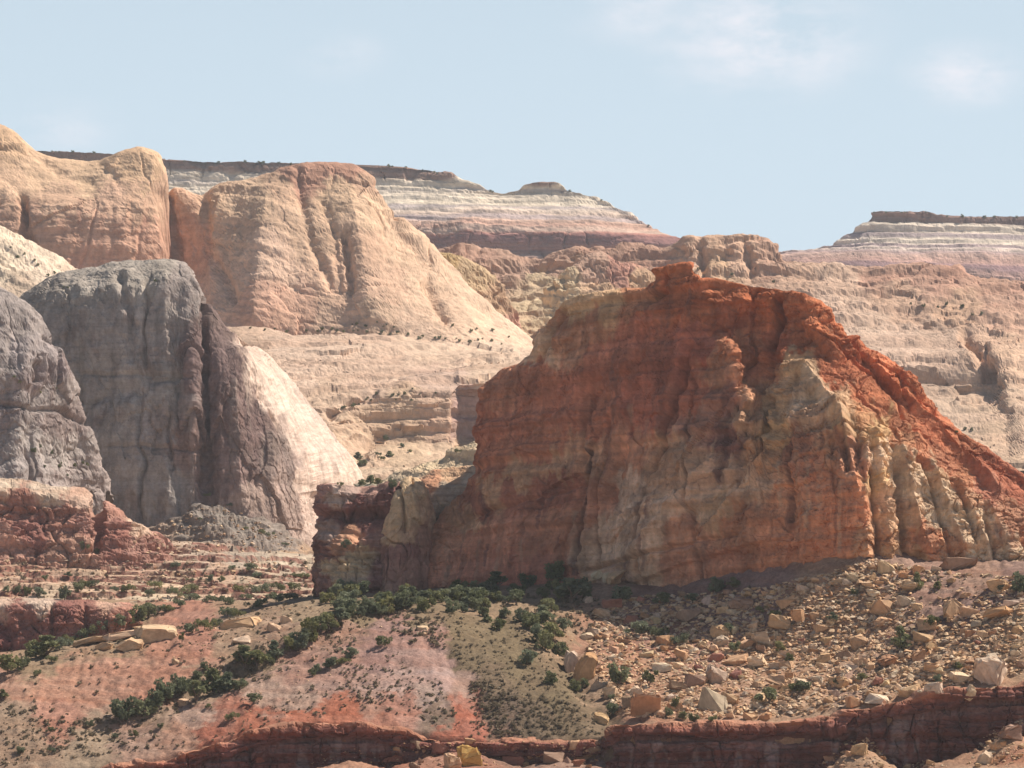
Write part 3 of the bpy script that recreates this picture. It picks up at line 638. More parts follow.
landform('sandstone_dome', 'steep grey shaded buttress at the left edge with a pale talus foot', [
    [(-90, 262, 1790), (-40, 272, 1785), (-10, 283, 1780), (12, 296, 1776), (34, 312, 1774), (50, 330, 1774), (62, 352, 1776), (74, 386, 1778), (88, 425, 1780), (100, 458, 1782), (110, 490, 1784)],
    [(-90, 290, 1768), (-40, 300, 1763), (-10, 312, 1759), (10, 325, 1757), (28, 340, 1757), (42, 358, 1759), (54, 382, 1763), (66, 412, 1768), (80, 446, 1772), (93, 475, 1776), (106, 500, 1780)],
    [(-90, 370, 1752), (-40, 375, 1748), (-10, 382, 1745), (8, 388, 1744), (24, 396, 1745), (36, 408, 1748), (48, 426, 1753), (60, 448, 1760), (74, 472, 1767), (88, 494, 1773), (104, 512, 1779)],
    [(-90, 425, 1747), (-40, 426, 1743), (-10, 428, 1740), (8, 431, 1739), (22, 436, 1740), (34, 444, 1743), (46, 456, 1748), (58, 472, 1755), (72, 490, 1763), (86, 508, 1771), (103, 522, 1778)],
    [(-90, 520, 1722), (-40, 520, 1720), (-10, 520, 1718), (8, 521, 1718), (20, 523, 1719), (32, 526, 1722), (44, 530, 1728), (56, 534, 1736), (70, 538, 1748), (84, 542, 1760), (102, 546, 1772)]],
    grid=True,
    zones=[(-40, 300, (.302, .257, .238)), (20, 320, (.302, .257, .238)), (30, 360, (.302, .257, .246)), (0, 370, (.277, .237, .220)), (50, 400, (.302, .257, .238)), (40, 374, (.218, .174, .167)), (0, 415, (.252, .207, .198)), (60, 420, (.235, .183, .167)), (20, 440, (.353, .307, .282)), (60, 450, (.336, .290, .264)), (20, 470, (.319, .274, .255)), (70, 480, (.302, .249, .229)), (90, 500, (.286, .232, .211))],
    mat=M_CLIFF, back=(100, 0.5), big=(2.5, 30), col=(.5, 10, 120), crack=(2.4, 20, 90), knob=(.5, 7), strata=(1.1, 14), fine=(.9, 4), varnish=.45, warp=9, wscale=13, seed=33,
    carve=[([(40, 365), (42, 378)], 4, 4), ([(0, 404), (60, 410), (95, 428)], 2.5, 2.5), ([(38, 380), (40, 424)], 2, 2)], facets=[(1.5, 22, 34, .4, .35), (.6, 9, 10, .4, .25), (.35, 3.5, 3, .5, .15)], drip=8, 
    fins=[([(-8, 290), (-12, 400), (-14, 500)], 30, 20, 2.0), ([(28, 330), (20, 400), (14, 500)], 16, 12, 1.8), ([(52, 345), (60, 420), (62, 500)], 14, 12, 1.6)])

landform('talus_fan', 'grey rubble fan at the foot of the large grey dome', [
    [(80, 540, 1846), (130, 530, 1846), (160, 522, 1844), (185, 513, 1843), (200, 502, 1843), (214, 503, 1843), (240, 515, 1842), (265, 520, 1846), (290, 534, 1852), (320, 548, 1862), (345, 552, 1868)],
    [(80, 558, 1815), (180, 542, 1815), (220, 533, 1815), (270, 542, 1816), (345, 566, 1830)],
    [(80, 590, 1740), (345, 590, 1740)]],
    zones=[(120, 545, (.24, .20, .17)), (200, 510, (.23, .195, .17)), (230, 520, (.24, .205, .175)), (215, 540, (.27, .215, .175)), (280, 545, (.28, .23, .195)), (300, 565, TAN), (160, 560, (.38, .27, .2))],
    mat=M_ROCK, back=(60, 0.5), big=(2.6, 12), knob=(1.4, 5), fine=(.6, 2.0), seed=34, wscale=8, terrace=(5, (.21, .16, .13), .5, .7))

# ------------------------------------------------------------------ red ledges on the left
landform('rock_ledges', 'stepped red and cream rock ledges below the grey domes', [
    [(-80, 540, 1640), (0, 542, 1640), (100, 546, 1640), (160, 538, 1645), (200, 540, 1650), (250, 546, 1660), (300, 552, 1660), (335, 556, 1660), (380, 560, 1660)],
    [(-80, 556, 1600), (100, 560, 1600), (200, 556, 1600), (300, 566, 1600), (380, 572, 1600)],
    [(-80, 575, 1540), (100, 576, 1545), (200, 576, 1545), (300, 580, 1550), (380, 586, 1550)],
    [(-80, 603, 1440), (0, 602, 1440), (100, 601, 1445), (200, 600, 1450), (300, 600, 1450), (380, 602, 1450)],
    [(-80, 640, 1395), (100, 640, 1400), (380, 640, 1400)]],
    zones=[(20, 560, (.487, .330, .231)), (60, 556, (.445, .288, .207)), (100, 565, (.498, .354, .250)), (140, 560, (.445, .294, .212)), (30, 580, (.498, .342, .243)), (120, 585, (.487, .336, .237)), (200, 555, (.433, .324, .243)), (180, 575, (.509, .366, .257)), (240, 560, (.412, .324, .250)), (290, 565, (.455, .360, .269)), (220, 572, (.477, .324, .231)), (260, 585, (.498, .372, .263)), (310, 585, (.509, .384, .275)), (150, 600, (.477, .366, .257)), (50, 600, (.477, .354, .250)), (250, 600, (.477, .372, .263))],
    mat=M_ROCK, back=(60, 0.3), step=1.1, big=(.6, 25), fine=(.3, 2.5), tilt=(-0.03, 0.0), sbands=(.15, 1.6), cvar=.16, wscale=9, seed=41, facets=[(.35, (6, 3), 2, .5, .3), (.15, 2, 1.2, .5, .3)], terrace=(2.9, (.23, .098, .072), .9, .97, .84))

landform('red_cliff', 'low dark red cliff with a pale sandy top at the left edge', [
    [(-80, 470, 1625), (0, 477, 1625), (25, 480, 1623), (55, 486, 1620), (75, 490, 1618), (92, 497, 1617), (98, 505, 1618), (104, 500, 1616), (116, 503, 1614), (128, 511, 1613), (138, 522, 1613), (150, 530, 1613), (162, 538, 1614), (172, 552, 1616)],
    [(-80, 486, 1600), (0, 492, 1600), (55, 498, 1598), (90, 505, 1598), (98, 515, 1604), (106, 508, 1599), (128, 518, 1600), (150, 535, 1603), (172, 555, 1610)],
    [(-80, 520, 1594), (0, 522, 1594), (55, 524, 1592), (92, 526, 1592), (98, 528, 1600), (106, 526, 1592), (130, 535, 1594), (150, 543, 1598), (172, 558, 1607)],
    [(-80, 549, 1587), (0, 548, 1587), (92, 549, 1585), (130, 554, 1587), (172, 562, 1600)],
    [(-80, 585, 1575), (0, 585, 1575), (92, 585, 1575), (130, 585, 1576), (172, 585, 1585)]],
    zones=[(0, 480, (.52, .40, .30)), (50, 490, (.50, .38, .29)), (85, 497, (.48, .32, .24)), (112, 505, (.38, .2, .15)), (140, 525, (.48, .33, .24)), (20, 505, (.32, .16, .12)), (60, 510, (.34, .17, .125)), (30, 530, (.27, .125, .1)), (80, 525, (.33, .17, .13)), (120, 530, (.28, .13, .1)), (150, 545, (.34, .18, .14)), (10, 545, (.36, .2, .15)), (70, 545, (.38, .22, .16))],
    mat=M_CLIFF, back=(50, 0.5), step=1.1, big=(2, 20), strata=(1.2, 4), crack=(2, 10, 40), knob=(.4, 4), fine=(.6, 2.2), sbands=(.22, 2.4), varnish=.35, warp=8, wscale=8, seed=42,
    carve=[([(98, 500), (97, 550)], 3, 5)], facets=[(1.4, 12, 8, .5, .6), (.7, 5, 3, .5, .5), (.35, 2, 1.4, .5, .3)], drip=4)

landform('red_cliff', 'small dark red cliff with shallow arched alcoves above the left gully', [
    [(-80, 595, 1345), (0, 598, 1345), (30, 597, 1343), (60, 598, 1342), (90, 600, 1341), (112, 602, 1341), (126, 603, 1342), (134, 606, 1345), (142, 614, 1350)],
    [(-80, 601, 1333), (0, 603, 1333), (60, 603, 1331), (112, 606, 1331), (126, 607, 1333), (134, 610, 1338), (142, 617, 1346)],
    [(-80, 650, 1325), (0, 650, 1325), (60, 648, 1324), (112, 640, 1325), (126, 635, 1328), (134, 628, 1334), (142, 624, 1344)]],
    zones=[(0, 600, (.48, .34, .26)), (40, 599, (.50, .37, .29)), (110, 604, (.42, .26, .19)), (20, 615, (.30, .14, .11)), (60, 615, (.25, .11, .09)), (90, 612, (.28, .13, .1)), (0, 630, (.23, .1, .085)), (40, 635, (.26, .12, .1)), (80, 630, (.26, .12, .095)), (120, 615, (.34, .17, .125))],
    mat=M_CLIFF, back=(40, 0.5), step=1.0, big=(1, 10), strata=(.6, 2.5), crack=(1.5, 7, 30), fine=(.4, 1.6), sbands=(.15, 1.5), varnish=.3, warp=6, wscale=7, seed=43,
    carve=[([(-4, 614), (4, 622), (8, 650)], 7, 3.5), ([(24, 618), (30, 628), (33, 648)], 7, 3.0), ([(52, 604), (51, 645)], 2, 2), ([(84, 603), (86, 630)], 2, 1.6)], facets=[(1.0, 8, 7, .5, .6), (.5, 3.4, 2.4, .5, .5), (.25, 1.4, 1.2, .5, .3)], drip=4)

# ------------------------------------------------------------------ the butte
def butte_cols():
    xs = dict(
      c00=[(440,519),(428,534),(418,548),(408,561),(396,575),(384,590)],
      c0=[(475,470),(474,488),(471,508),(463,530),(453,556),(446,588)],
      c1=[(479,397),(481,430),(482,468),(480,508),(477,548),(472,590)],
      c2=[(503,371),(505,410),(506,455),(505,500),(503,545),(500,592)],
      c3=[(529,356),(532,400),(533,450),(533,495),(532,545),(530,592)],
      c4=[(543,326),(553,372),(557,430),(560,485),(560,540),(560,592)],
      c5=[(563,303),(578,350),(585,415),(588,475),(588,535),(588,592)],
      c6=[(592,292),(606,340),(613,405),(617,470),(618,535),(618,594)],
      c7=[(647,288),(644,335),(648,400),(650,465),(650,530),(650,594)],
      c8=[(656,270),(668,325),(677,390),(681,455),(682,525),(682,592)],
      c9=[(688,264),(700,322),(708,362),(713,440),(715,515),(715,588)],
      c10=[(701,281),(724,328),(732,348),(740,430),(745,510),(745,584)],
      c11=[(742,283),(750,330),(757,372),(766,435),(772,510),(772,580)],
      c12=[(772,286),(773,335),(786,366),(796,430),(800,505),(800,575)],
      c13=[(796,291),(800,335),(815,378),(830,430),(832,500),(834,568)],
      c14=[(822,303),(832,348),(846,392),(860,430),(866,495),(870,558)],
      c15=[(858,343),(868,385),(888,415),(903,450),(911,510),(915,566)],
      c16=[(907,371),(918,410),(932,440),(948,475),(955,525),(960,572)],
      c17=[(945,418),(958,450),(972,475),(985,500),(993,540),(1000,572)],
      c18=[(1000,457),(1010,480),(1018,500),(1026,525),(1030,550),(1036,574)],
      c19=[(1060,500),(1065,515),(1070,530),(1075,545),(1080,560),(1085,580)],
      c20=[(1130,540),(1133,550),(1136,560),(1139,568),(1142,578),(1146,590)])
    yb = [1256,1247,1240,1231,1223,1216,1208,1199,1189,1180,1172,1165,1160,1155,1151,1149,1152,1153,1152,1150,1148,1150]
    sb = [(4,3,2.5,2,1),(9,7,5,3,1),(18,13,8,5,2),(22,16,11,6,2),(24,17,12,7,2.5),(26,19,12,7,3),(27,20,13,7,3),(28,21,13,8,3),(30,22,14,9,3),(34,25,17,11,4),(37,27,20,12,5),(38,31,22,13,5),
          (42,38,31,17,5),(44,38,24,13,3),(44,37,22,10,2),(44,34,21,10,2),(40,31,20,10,4),(38,29,20,11,4),(34,26,18,10,4),(30,22,15,9,4),(24,18,13,8,4),(18,14,10,6,3)]
    rows = []
    for r in range(6):
        rows.append([(xs[k][r][0], xs[k][r][1], yb[j] + (sb[j][r] if r < 5 else 0)) for j, k in enumerate(xs)])
    return rows
BUTTE_Z = [
    # left red face
    (480, 420, (.380, .149, .091)), (500, 400, (.483, .221, .135)), (540, 380, (.393, .160, .095)), (560, 335, (.381, .190, .117)), (580, 305, (.532, .349, .207)), (610, 300, (.532, .337, .196)), (590, 325, (.403, .196, .117)), (545, 342, (.515, .334, .218)), (635, 300, (.470, .213, .117)),
    (520, 420, (.419, .170, .105)), (570, 400, (.431, .170, .105)), (620, 370, (.405, .155, .095)), (650, 340, (.393, .143, .086)), (600, 420, (.444, .181, .109)), (640, 400, (.393, .143, .091)), (670, 360, (.342, .127, .082)), (690, 400, (.393, .149, .091)), (700, 350, (.367, .127, .082)), (490, 460, (.419, .176, .105)), (540, 450, (.431, .187, .114)),
    (470, 520, (.483, .281, .173)), (495, 495, (.507, .304, .187)), (520, 478, (.507, .304, .187)), (550, 468, (.507, .297, .182)), (590, 462, (.483, .264, .162)), (620, 455, (.456, .221, .135)), (480, 505, (.367, .155, .101)), (515, 500, (.367, .155, .101)), (555, 488, (.380, .155, .101)),
    (440, 540, (.483, .242, .153)), (480, 540, (.444, .199, .125)), (520, 535, (.444, .199, .125)), (560, 530, (.444, .199, .119)), (600, 500, (.456, .209, .129)), (440, 570, (.456, .209, .135)), (480, 575, (.419, .176, .114)), (530, 575, (.419, .166, .109)), (570, 570, (.431, .181, .114)), (405, 575, (.483, .242, .162)),
    # summit and upper right: orange
    (675, 275, (.44, .15, .07)), (695, 280, (.45, .15, .07)), (680, 300, (.40, .14, .07)), (710, 300, (.42, .145, .07)), (740, 300, (.42, .14, .065)), (770, 300, (.44, .145, .065)), (730, 320, (.38, .125, .065)), (800, 310, (.46, .16, .075)), (830, 330, (.46, .16, .075)), (800, 340, (.46, .16, .075)), (850, 360, (.46, .16, .08)), (880, 380, (.46, .16, .08)), (830, 370, (.46, .165, .085)), (870, 400, (.46, .17, .085)), (910, 400, (.46, .17, .085)), (930, 430, (.48, .18, .095)), (900, 425, (.46, .19, .10)), (960, 450, (.46, .18, .095)), (920, 450, (.48, .21, .115)), (990, 470, (.42, .155, .09)), (950, 465, (.48, .21, .12)), (1020, 490, (.40, .145, .085)), (985, 495, (.44, .19, .12)), (1040, 530, (.44, .21, .13)), (1010, 520, (.46, .23, .14)), (1080, 550, (.42, .2, .13)),
    (735, 345, (.46, .19, .10)), (755, 350, (.47, .19, .10)), (760, 375, (.47, .2, .11)), (720, 365, (.42, .21, .13)), (725, 400, (.36, .17, .115)), (755, 395, (.46, .24, .14)), (700, 420, (.36, .19, .135)), (740, 420, (.40, .24, .15)), (728, 440, (.24, .115, .09)), (775, 345, (.40, .13, .065)),
    # cream apron, shaded side
    (700, 460, (.514, .333, .226)), (660, 470, (.488, .289, .180)), (630, 490, (.514, .345, .247)), (660, 500, (.557, .364, .251)), (700, 490, (.557, .353, .235)), (620, 530, (.557, .364, .251)), (660, 520, (.557, .373, .259)), (590, 560, (.488, .312, .210)), (640, 545, (.557, .364, .251)), (740, 480, (.514, .333, .226)), (760, 480, (.557, .364, .242)), (720, 510, (.530, .337, .210)), (690, 540, (.488, .243, .150)), (740, 530, (.514, .243, .140)), (680, 570, (.488, .231, .140)), (730, 570, (.488, .219, .130)), (620, 585, (.514, .345, .257)), (640, 570, (.530, .337, .218)), (590, 590, (.557, .357, .227)),
    (775, 440, (.530, .337, .185)), (770, 400, (.541, .366, .226)), (765, 460, (.514, .289, .160)), (790, 500, (.514, .243, .135)), (780, 550, (.514, .231, .130)), (830, 540, (.541, .231, .124)), (850, 500, (.541, .231, .124)), (820, 480, (.463, .208, .120)), (800, 450, (.437, .202, .120)), (830, 450, (.463, .243, .140)),
    # cream knob above the prow
    (795, 365, (.538, .347, .203)), (805, 380, (.561, .383, .247)), (785, 385, (.494, .318, .195)), (800, 400, (.606, .430, .291)), (825, 400, (.584, .411, .273)), (840, 410, (.538, .347, .212)), (815, 415, (.494, .318, .212)), (850, 425, (.501, .321, .184)), (862, 415, (.501, .268, .143)), (855, 470, (.523, .257, .153)), (845, 450, (.371, .193, .122)),
    # columns right of the prow
    (880, 430, (.561, .361, .189)), (885, 455, (.654, .471, .316)), (878, 480, (.584, .370, .197)), (900, 440, (.501, .257, .143)), (890, 500, (.589, .364, .224)), (905, 480, (.654, .471, .316)), (905, 520, (.523, .321, .194)), (920, 470, (.654, .471, .316)), (925, 500, (.654, .471, .316)), (935, 480, (.545, .342, .204)), (925, 545, (.501, .235, .133)), (915, 555, (.501, .278, .143)), (945, 490, (.654, .471, .316)), (955, 520, (.654, .471, .316)), (950, 550, (.501, .268, .153)), (975, 500, (.523, .300, .184)), (975, 530, (.654, .471, .316)), (985, 550, (.654, .471, .316)), (1000, 545, (.545, .349, .232)), (1010, 560, (.654, .471, .316)), (960, 480, (.501, .225, .122)), (880, 545, (.545, .300, .173)), (895, 555, (.523, .321, .184))]
landform('butte', 'huge orange and cream sandstone butte with a shaded red left face', butte_cols(), zones=BUTTE_Z, grid=True,
    mat=M_CLIFF, back=(70, 0.5), step=.9, big=(1.0, 24), col=(.25, 7, 70), crack=(1.8, 14, 90), knob=(.3, 3.5), strata=(.75, 3.0), fine=(.25, 1.2),
    tilt=(0.10, 0), sbands=(.2, 1.6), varnish=.4, warp=7, wscale=7, cvar=.2, seed=51,
    carve=[([(777, 300), (777, 314), (770, 335), (770, 352), (766, 372)], 4, 5), ([(588, 455), (586, 480), (582, 520), (578, 560)], 3, 3.5), ([(770, 400), (768, 430), (760, 460)], 3.5, 4), ([(795, 432), (792, 470), (790, 520)], 2.2, 3), 
           ([(868, 440), (866, 480), (868, 530)], 3, -2.0), ([(898, 470), (900, 500), (905, 530), (908, 560)], 3, 4), ([(922, 462), (932, 490), (944, 530), (950, 556)], 2.2, 2), ([(958, 485), (966, 510), (978, 555)], 2.2, 1.6), ([(985, 520), (995, 560)], 2.5, 2.5), ([(872, 470), (878, 520), (880, 556)], 2.5, 3),
           ([(840, 318), (860, 360), (890, 400), (912, 430)], 3, 3), ([(845, 345), (870, 375), (905, 395)], 3, -1.5), ([(665, 272), (662, 290), (648, 300)], 3, 3), 
           ([(650, 330), (625, 420), (612, 500)], 4, 1.8), ([(690, 345), (672, 410), (650, 470)], 4, 1.8), ([(560, 310), (545, 350), (535, 362)], 4, 2), ([(445, 528), (480, 512), (530, 500), (580, 484)], 2, 1.2),
           ([(590, 572), (660, 552), (740, 535)], 2, 1.6), ([(844, 440), (848, 470)], 4, 2.5), ([(738, 405), (748, 420)], 3, 2)], facets=[(1.9, 22, 26, .45, .18), (1.0, 8, 8, .6, .25), (.55, 3.2, 2.2, .7, .2), (.22, 1.3, 1.0, .7, .2)], drip=9, fmask=lambda px, py, P: 0.45 + 0.4 * smooth(px, 700, 800) - .25 * smooth(px - py * .0, 880, 960) * smooth(-py, -470, -420),
    slabs=[([(745, 382), (690, 440), (655, 470), (625, 512), (582, 578), (604, 594), (700, 562), (790, 538), (800, 470), (772, 400)], 1.9), ([(692, 462), (722, 470), (738, 520), (640, 560), (598, 578), (640, 505)], .8), ([(760, 455), (782, 470), (770, 500), (720, 522), (745, 490)], .7),
           ([(445, 530), (520, 490), (592, 474), (588, 498), (520, 512), (450, 550)], -1.2), ([(725, 388), (744, 388), (738, 470), (722, 482)], -1.8), ([(838, 446), (864, 440), (858, 476), (846, 470)], -2.0), ([(560, 312), (648, 302), (640, 380), (592, 440), (545, 440), (548, 370)], .9),
           ([(692, 300), (758, 302), (764, 350), (735, 345), (702, 400), (668, 430), (660, 380)], -1.0), ([(480, 430), (540, 400), (545, 440), (520, 470), (482, 480)], .6), ([(600, 400), (650, 350), (655, 420), (625, 470), (592, 470)], -.7), ([(795, 440), (830, 430), (836, 550), (800, 560)], .8), ([(585, 455), (594, 455), (588, 520), (578, 562), (572, 560)], -1.4)],
    stains=[([(589, 452), (587, 488), (582, 520), (576, 572)], 5, (.10, .055, .05), .9), ([(728, 386), (729, 430), (725, 480)], 7, (.16, .075, .06), .75), ([(795, 430), (792, 470), (789, 530)], 3, (.15, .075, .06), .7), ([(484, 485), (484, 518)], 2.2, (.15, .07, .06), 0.67), ([(614, 518), (613, 543)], 1.7, (.15, .07, .06), 0.39), ([(479, 540), (476, 592)], 1.8, (.44, .30, .21), 0.46), ([(574, 512), (574, 565)], 2.6, (.44, .30, .21), 0.59), ([(546, 490), (543, 526)], 3.1, (.15, .07, .06), 0.54), ([(499, 539), (496, 580)], 2.4, (.44, .30, .21), 0.49), ([(568, 458), (564, 480)], 1.5, (.15, .07, .06), 0.37), ([(574, 430), (573, 470)], 3.4, (.15, .07, .06), 0.42), ([(525, 492), (524, 535)], 2.9, (.15, .07, .06), 0.46), ([(558, 539), (558, 558)], 2.9, (.15, .07, .06), 0.57), ([(485, 500), (484, 523)], 2.8, (.15, .07, .06), 0.66), ([(650, 512), (648, 570)], 3.3, (.15, .07, .06), 0.62), ([(524, 541), (523, 584)], 1.8, (.44, .30, .21), 0.51), ([(461, 504), (461, 562)], 1.5, (.15, .07, .06), 0.41), ([(610, 445), (606, 473)], 2.2, (.15, .07, .06), 0.42), ([(444, 482), (443, 504)], 1.5, (.44, .30, .21), 0.52), ([(487, 545), (484, 565)], 2.2, (.15, .07, .06), 0.70), ([(540, 494), (538, 528)], 1.9, (.15, .07, .06), 0.66), ([(621, 470), (620, 486)], 1.8, (.15, .07, .06), 0.43), ([(630, 406), (628, 423)], 3.4, (.44, .30, .21), 0.49), ([(637, 498), (635, 548)], 1.6, (.44, .30, .21), 0.42), ([(631, 542), (628, 599)], 3.0, (.15, .07, .06), 0.57), ([(617, 475), (616, 520)], 3.2, (.44, .30, .21), 0.68), ([(447, 543), (447, 601)], 3.2, (.44, .30, .21), 0.39), ([(653, 500), (650, 518)], 2.5, (.15, .07, .06), 0.61), ([(643, 419), (643, 434)], 3.2, (.44, .30, .21), 0.39), ([(838, 482), (835, 554)], 1.8, (.17, .08, .06), 0.50), ([(777, 491), (775, 557)], 1.4, (.17, .08, .06), 0.31), ([(810, 457), (810, 528)], 2.1, (.48, .34, .23), 0.53), ([(801, 416), (801, 486)], 2.4, (.48, .34, .23), 0.41), ([(835, 441), (832, 475)], 1.6, (.17, .08, .06), 0.33), ([(814, 490), (811, 541)], 2.8, (.17, .08, .06), 0.32), ([(847, 432), (846, 470)], 2.8, (.48, .34, .23), 0.35), ([(846, 430), (845, 459)], 2.4, (.17, .08, .06), 0.57), ([(825, 415), (824, 454)], 2.7, (.17, .08, .06), 0.45), ([(745, 436), (742, 507)], 3.2, (.17, .08, .06), 0.49), ([(821, 467), (820, 506)], 3.0, (.48, .34, .23), 0.39), ([(845, 482), (845, 539)], 2.8, (.17, .08, .06), 0.41), ([(819, 426), (817, 451)], 1.7, (.17, .08, .06), 0.57), ([(782, 464), (782, 505)], 2.1, (.48, .34, .23), 0.58), ([(758, 471), (758, 510)], 1.4, (.17, .08, .06), 0.58), ([(840, 483), (840, 552)], 2.5, (.48, .34, .23), 0.45)],  # first three: dark stains that also paint in shade of slot, alcove, crack
    fins=[([(872, 425), (882, 470), (888, 520), (890, 556)], 4, 17, 1.9), ([(893, 440), (912, 490), (922, 535), (926, 558)], 4, 24, 2.3), ([(925, 455), (945, 500), (962, 545), (966, 562)], 4, 22, 2.2), ([(955, 475), (975, 520), (990, 560)], 4, 18, 1.8), ([(985, 500), (1004, 540), (1012, 566)], 4, 18, 1.6),
          ([(838, 400), (850, 450), (862, 500), (868, 555)], 40, 8, 4), ([(797, 400), (800, 450), (806, 510), (812, 565)], 16, 22, 2.6), ([(768, 430), (760, 480), (752, 540)], 9, 18, 2.6), ([(775, 455), (740, 500), (700, 545)], 8, 16, 2.6), ([(720, 455), (680, 505), (640, 550)], 9, 22, 2.6), ([(745, 395), (738, 430), (735, 470)], 6, 9, 3), ([(712, 395), (704, 430), (690, 470)], 8, 12, 2.6),
          ([(655, 300), (640, 380), (600, 470), (585, 560)], 34, 14, 2.4), ([(560, 330), (540, 400), (530, 480), (525, 560)], 34, 16, 2.0), ([(500, 390), (495, 450), (490, 520)], 15, 20, 1.4), ([(700, 285), (690, 330), (672, 380), (655, 430)], 14, 20, 2.2), ([(610, 300), (590, 360), (572, 420)], 16, 12, 1.5),
          ([(800, 315), (840, 360), (880, 405), (915, 440)], 10, 15, 2.6), ([(850, 350), (900, 395), (950, 440), (1000, 490)], 8, 16, 2.6), ([(740, 292), (752, 330), (758, 372)], 10, 12, 2.2), ([(800, 360), (830, 400), (848, 430)], 14, 10, 2.4)])

landform('sandstone_ledge', 'sunlit cream and orange ledges behind the left end of the butte', [
    [(348, 500, 1330), (356, 484, 1330), (378, 480, 1330), (400, 470, 1328), (420, 461, 1326), (440, 458, 1324), (452, 452, 1322), (466, 446, 1322), (480, 436, 1322), (500, 425, 1322), (540, 420, 1322)],
    [(348, 508, 1310), (378, 490, 1308), (400, 482, 1305), (430, 470, 1300), (455, 464, 1298), (480, 455, 1296), (540, 440, 1296)],
    [(348, 540, 1280), (400, 520, 1275), (440, 505, 1272), (480, 500, 1270), (540, 490, 1270)],
    [(348, 600, 1268), (540, 590, 1262)]],
    zones=[(360, 484, (.42, .36, .26)), (400, 474, (.50, .38, .26)), (425, 465, (.54, .42, .28)), (450, 458, (.52, .40, .27)), (475, 447, (.52, .41, .28)), (430, 480, (.48, .25, .15)), (455, 472, (.50, .32, .2)), (470, 480, (.48, .38, .28)), (445, 495, (.46, .37, .28)), (400, 500, (.36, .2, .15)), (460, 515, (.42, .33, .25))],
    mat=M_ROCK, back=(60, 0.4), step=1.0, big=(1.5, 14), strata=(1.1, 2.5), knob=(.4, 3), crack=(1.2, 8, 14), fine=(.5, 1.8), tilt=(0.12, 0.1), sbands=(.15, 1.2), warp=7, wscale=6, seed=52, facets=[(1.2, 8, 3, .5, .5), (.6, 3, 1.6, .5, .4)])

landform('red_knob', 'dark red overhanging ledge block left of the butte', [
    [(314, 556, 1274), (317, 520, 1272), (318, 500, 1271), (321, 488, 1270), (328, 485, 1268), (345, 487, 1268), (360, 489, 1268), (378, 486, 1268), (390, 482, 1268), (402, 484, 1268), (420, 490, 1270)],
    [(315, 560, 1269), (318, 526, 1266), (320, 506, 1263), (325, 495, 1261), (334, 492, 1260), (348, 494, 1260), (362, 496, 1260), (378, 494, 1260), (390, 491, 1260), (402, 494, 1261), (420, 500, 1264)],
    [(315, 568, 1267), (319, 540, 1264), (323, 522, 1262), (329, 514, 1261), (338, 513, 1260), (350, 514, 1259), (364, 514, 1259), (380, 512, 1258), (392, 508, 1258), (404, 512, 1259), (420, 520, 1262)],
    [(316, 578, 1262), (320, 564, 1258), (326, 554, 1254), (334, 548, 1250), (344, 546, 1248), (356, 543, 1247), (368, 540, 1247), (382, 540, 1248), (394, 540, 1250), (406, 544, 1253), (420, 548, 1258)],
    [(316, 596, 1252), (322, 596, 1247), (330, 596, 1243), (340, 596, 1240), (350, 597, 1238), (360, 598, 1238), (372, 598, 1240), (386, 598, 1243), (397, 598, 1246), (408, 596, 1249), (420, 594, 1254)]],
    grid=True,
    zones=[(322, 490, (.36, .2, .16)), (332, 500, (.44, .33, .27)), (325, 510, (.24, .12, .1)), (350, 492, (.34, .24, .2)), (375, 490, (.34, .2, .16)), (360, 505, (.22, .105, .09)), (385, 500, (.22, .105, .09)), (340, 520, (.22, .11, .09)), (370, 520, (.2, .095, .08)), (330, 530, (.34, .24, .2)), (350, 535, (.44, .24, .15)), (340, 550, (.42, .24, .16)), (370, 540, (.33, .18, .14)), (330, 570, (.46, .34, .22)), (350, 565, (.48, .36, .23)), (365, 560, (.46, .33, .21)), (350, 585, (.46, .33, .23)), (380, 570, (.30, .16, .13)), (375, 590, (.26, .13, .11)), (317, 550, (.22, .11, .09)), (320, 580, (.26, .14, .11))],
    mat=M_CLIFF, back=(30, 0.5), step=0.9, big=(1, 8), strata=(.9, 2.2), knob=(.3, 3), crack=(1.2, 6, 16), fine=(.4, 1.6), sbands=(.15, 1.2), warp=6, wscale=5, seed=53,
    carve=[([(322, 516), (400, 512)], 3, 2.2), ([(352, 540), (362, 530)], 4, 2)], facets=[(1.1, 7, 5, .5, .6), (.5, 2.6, 2, .5, .4)], drip=3)

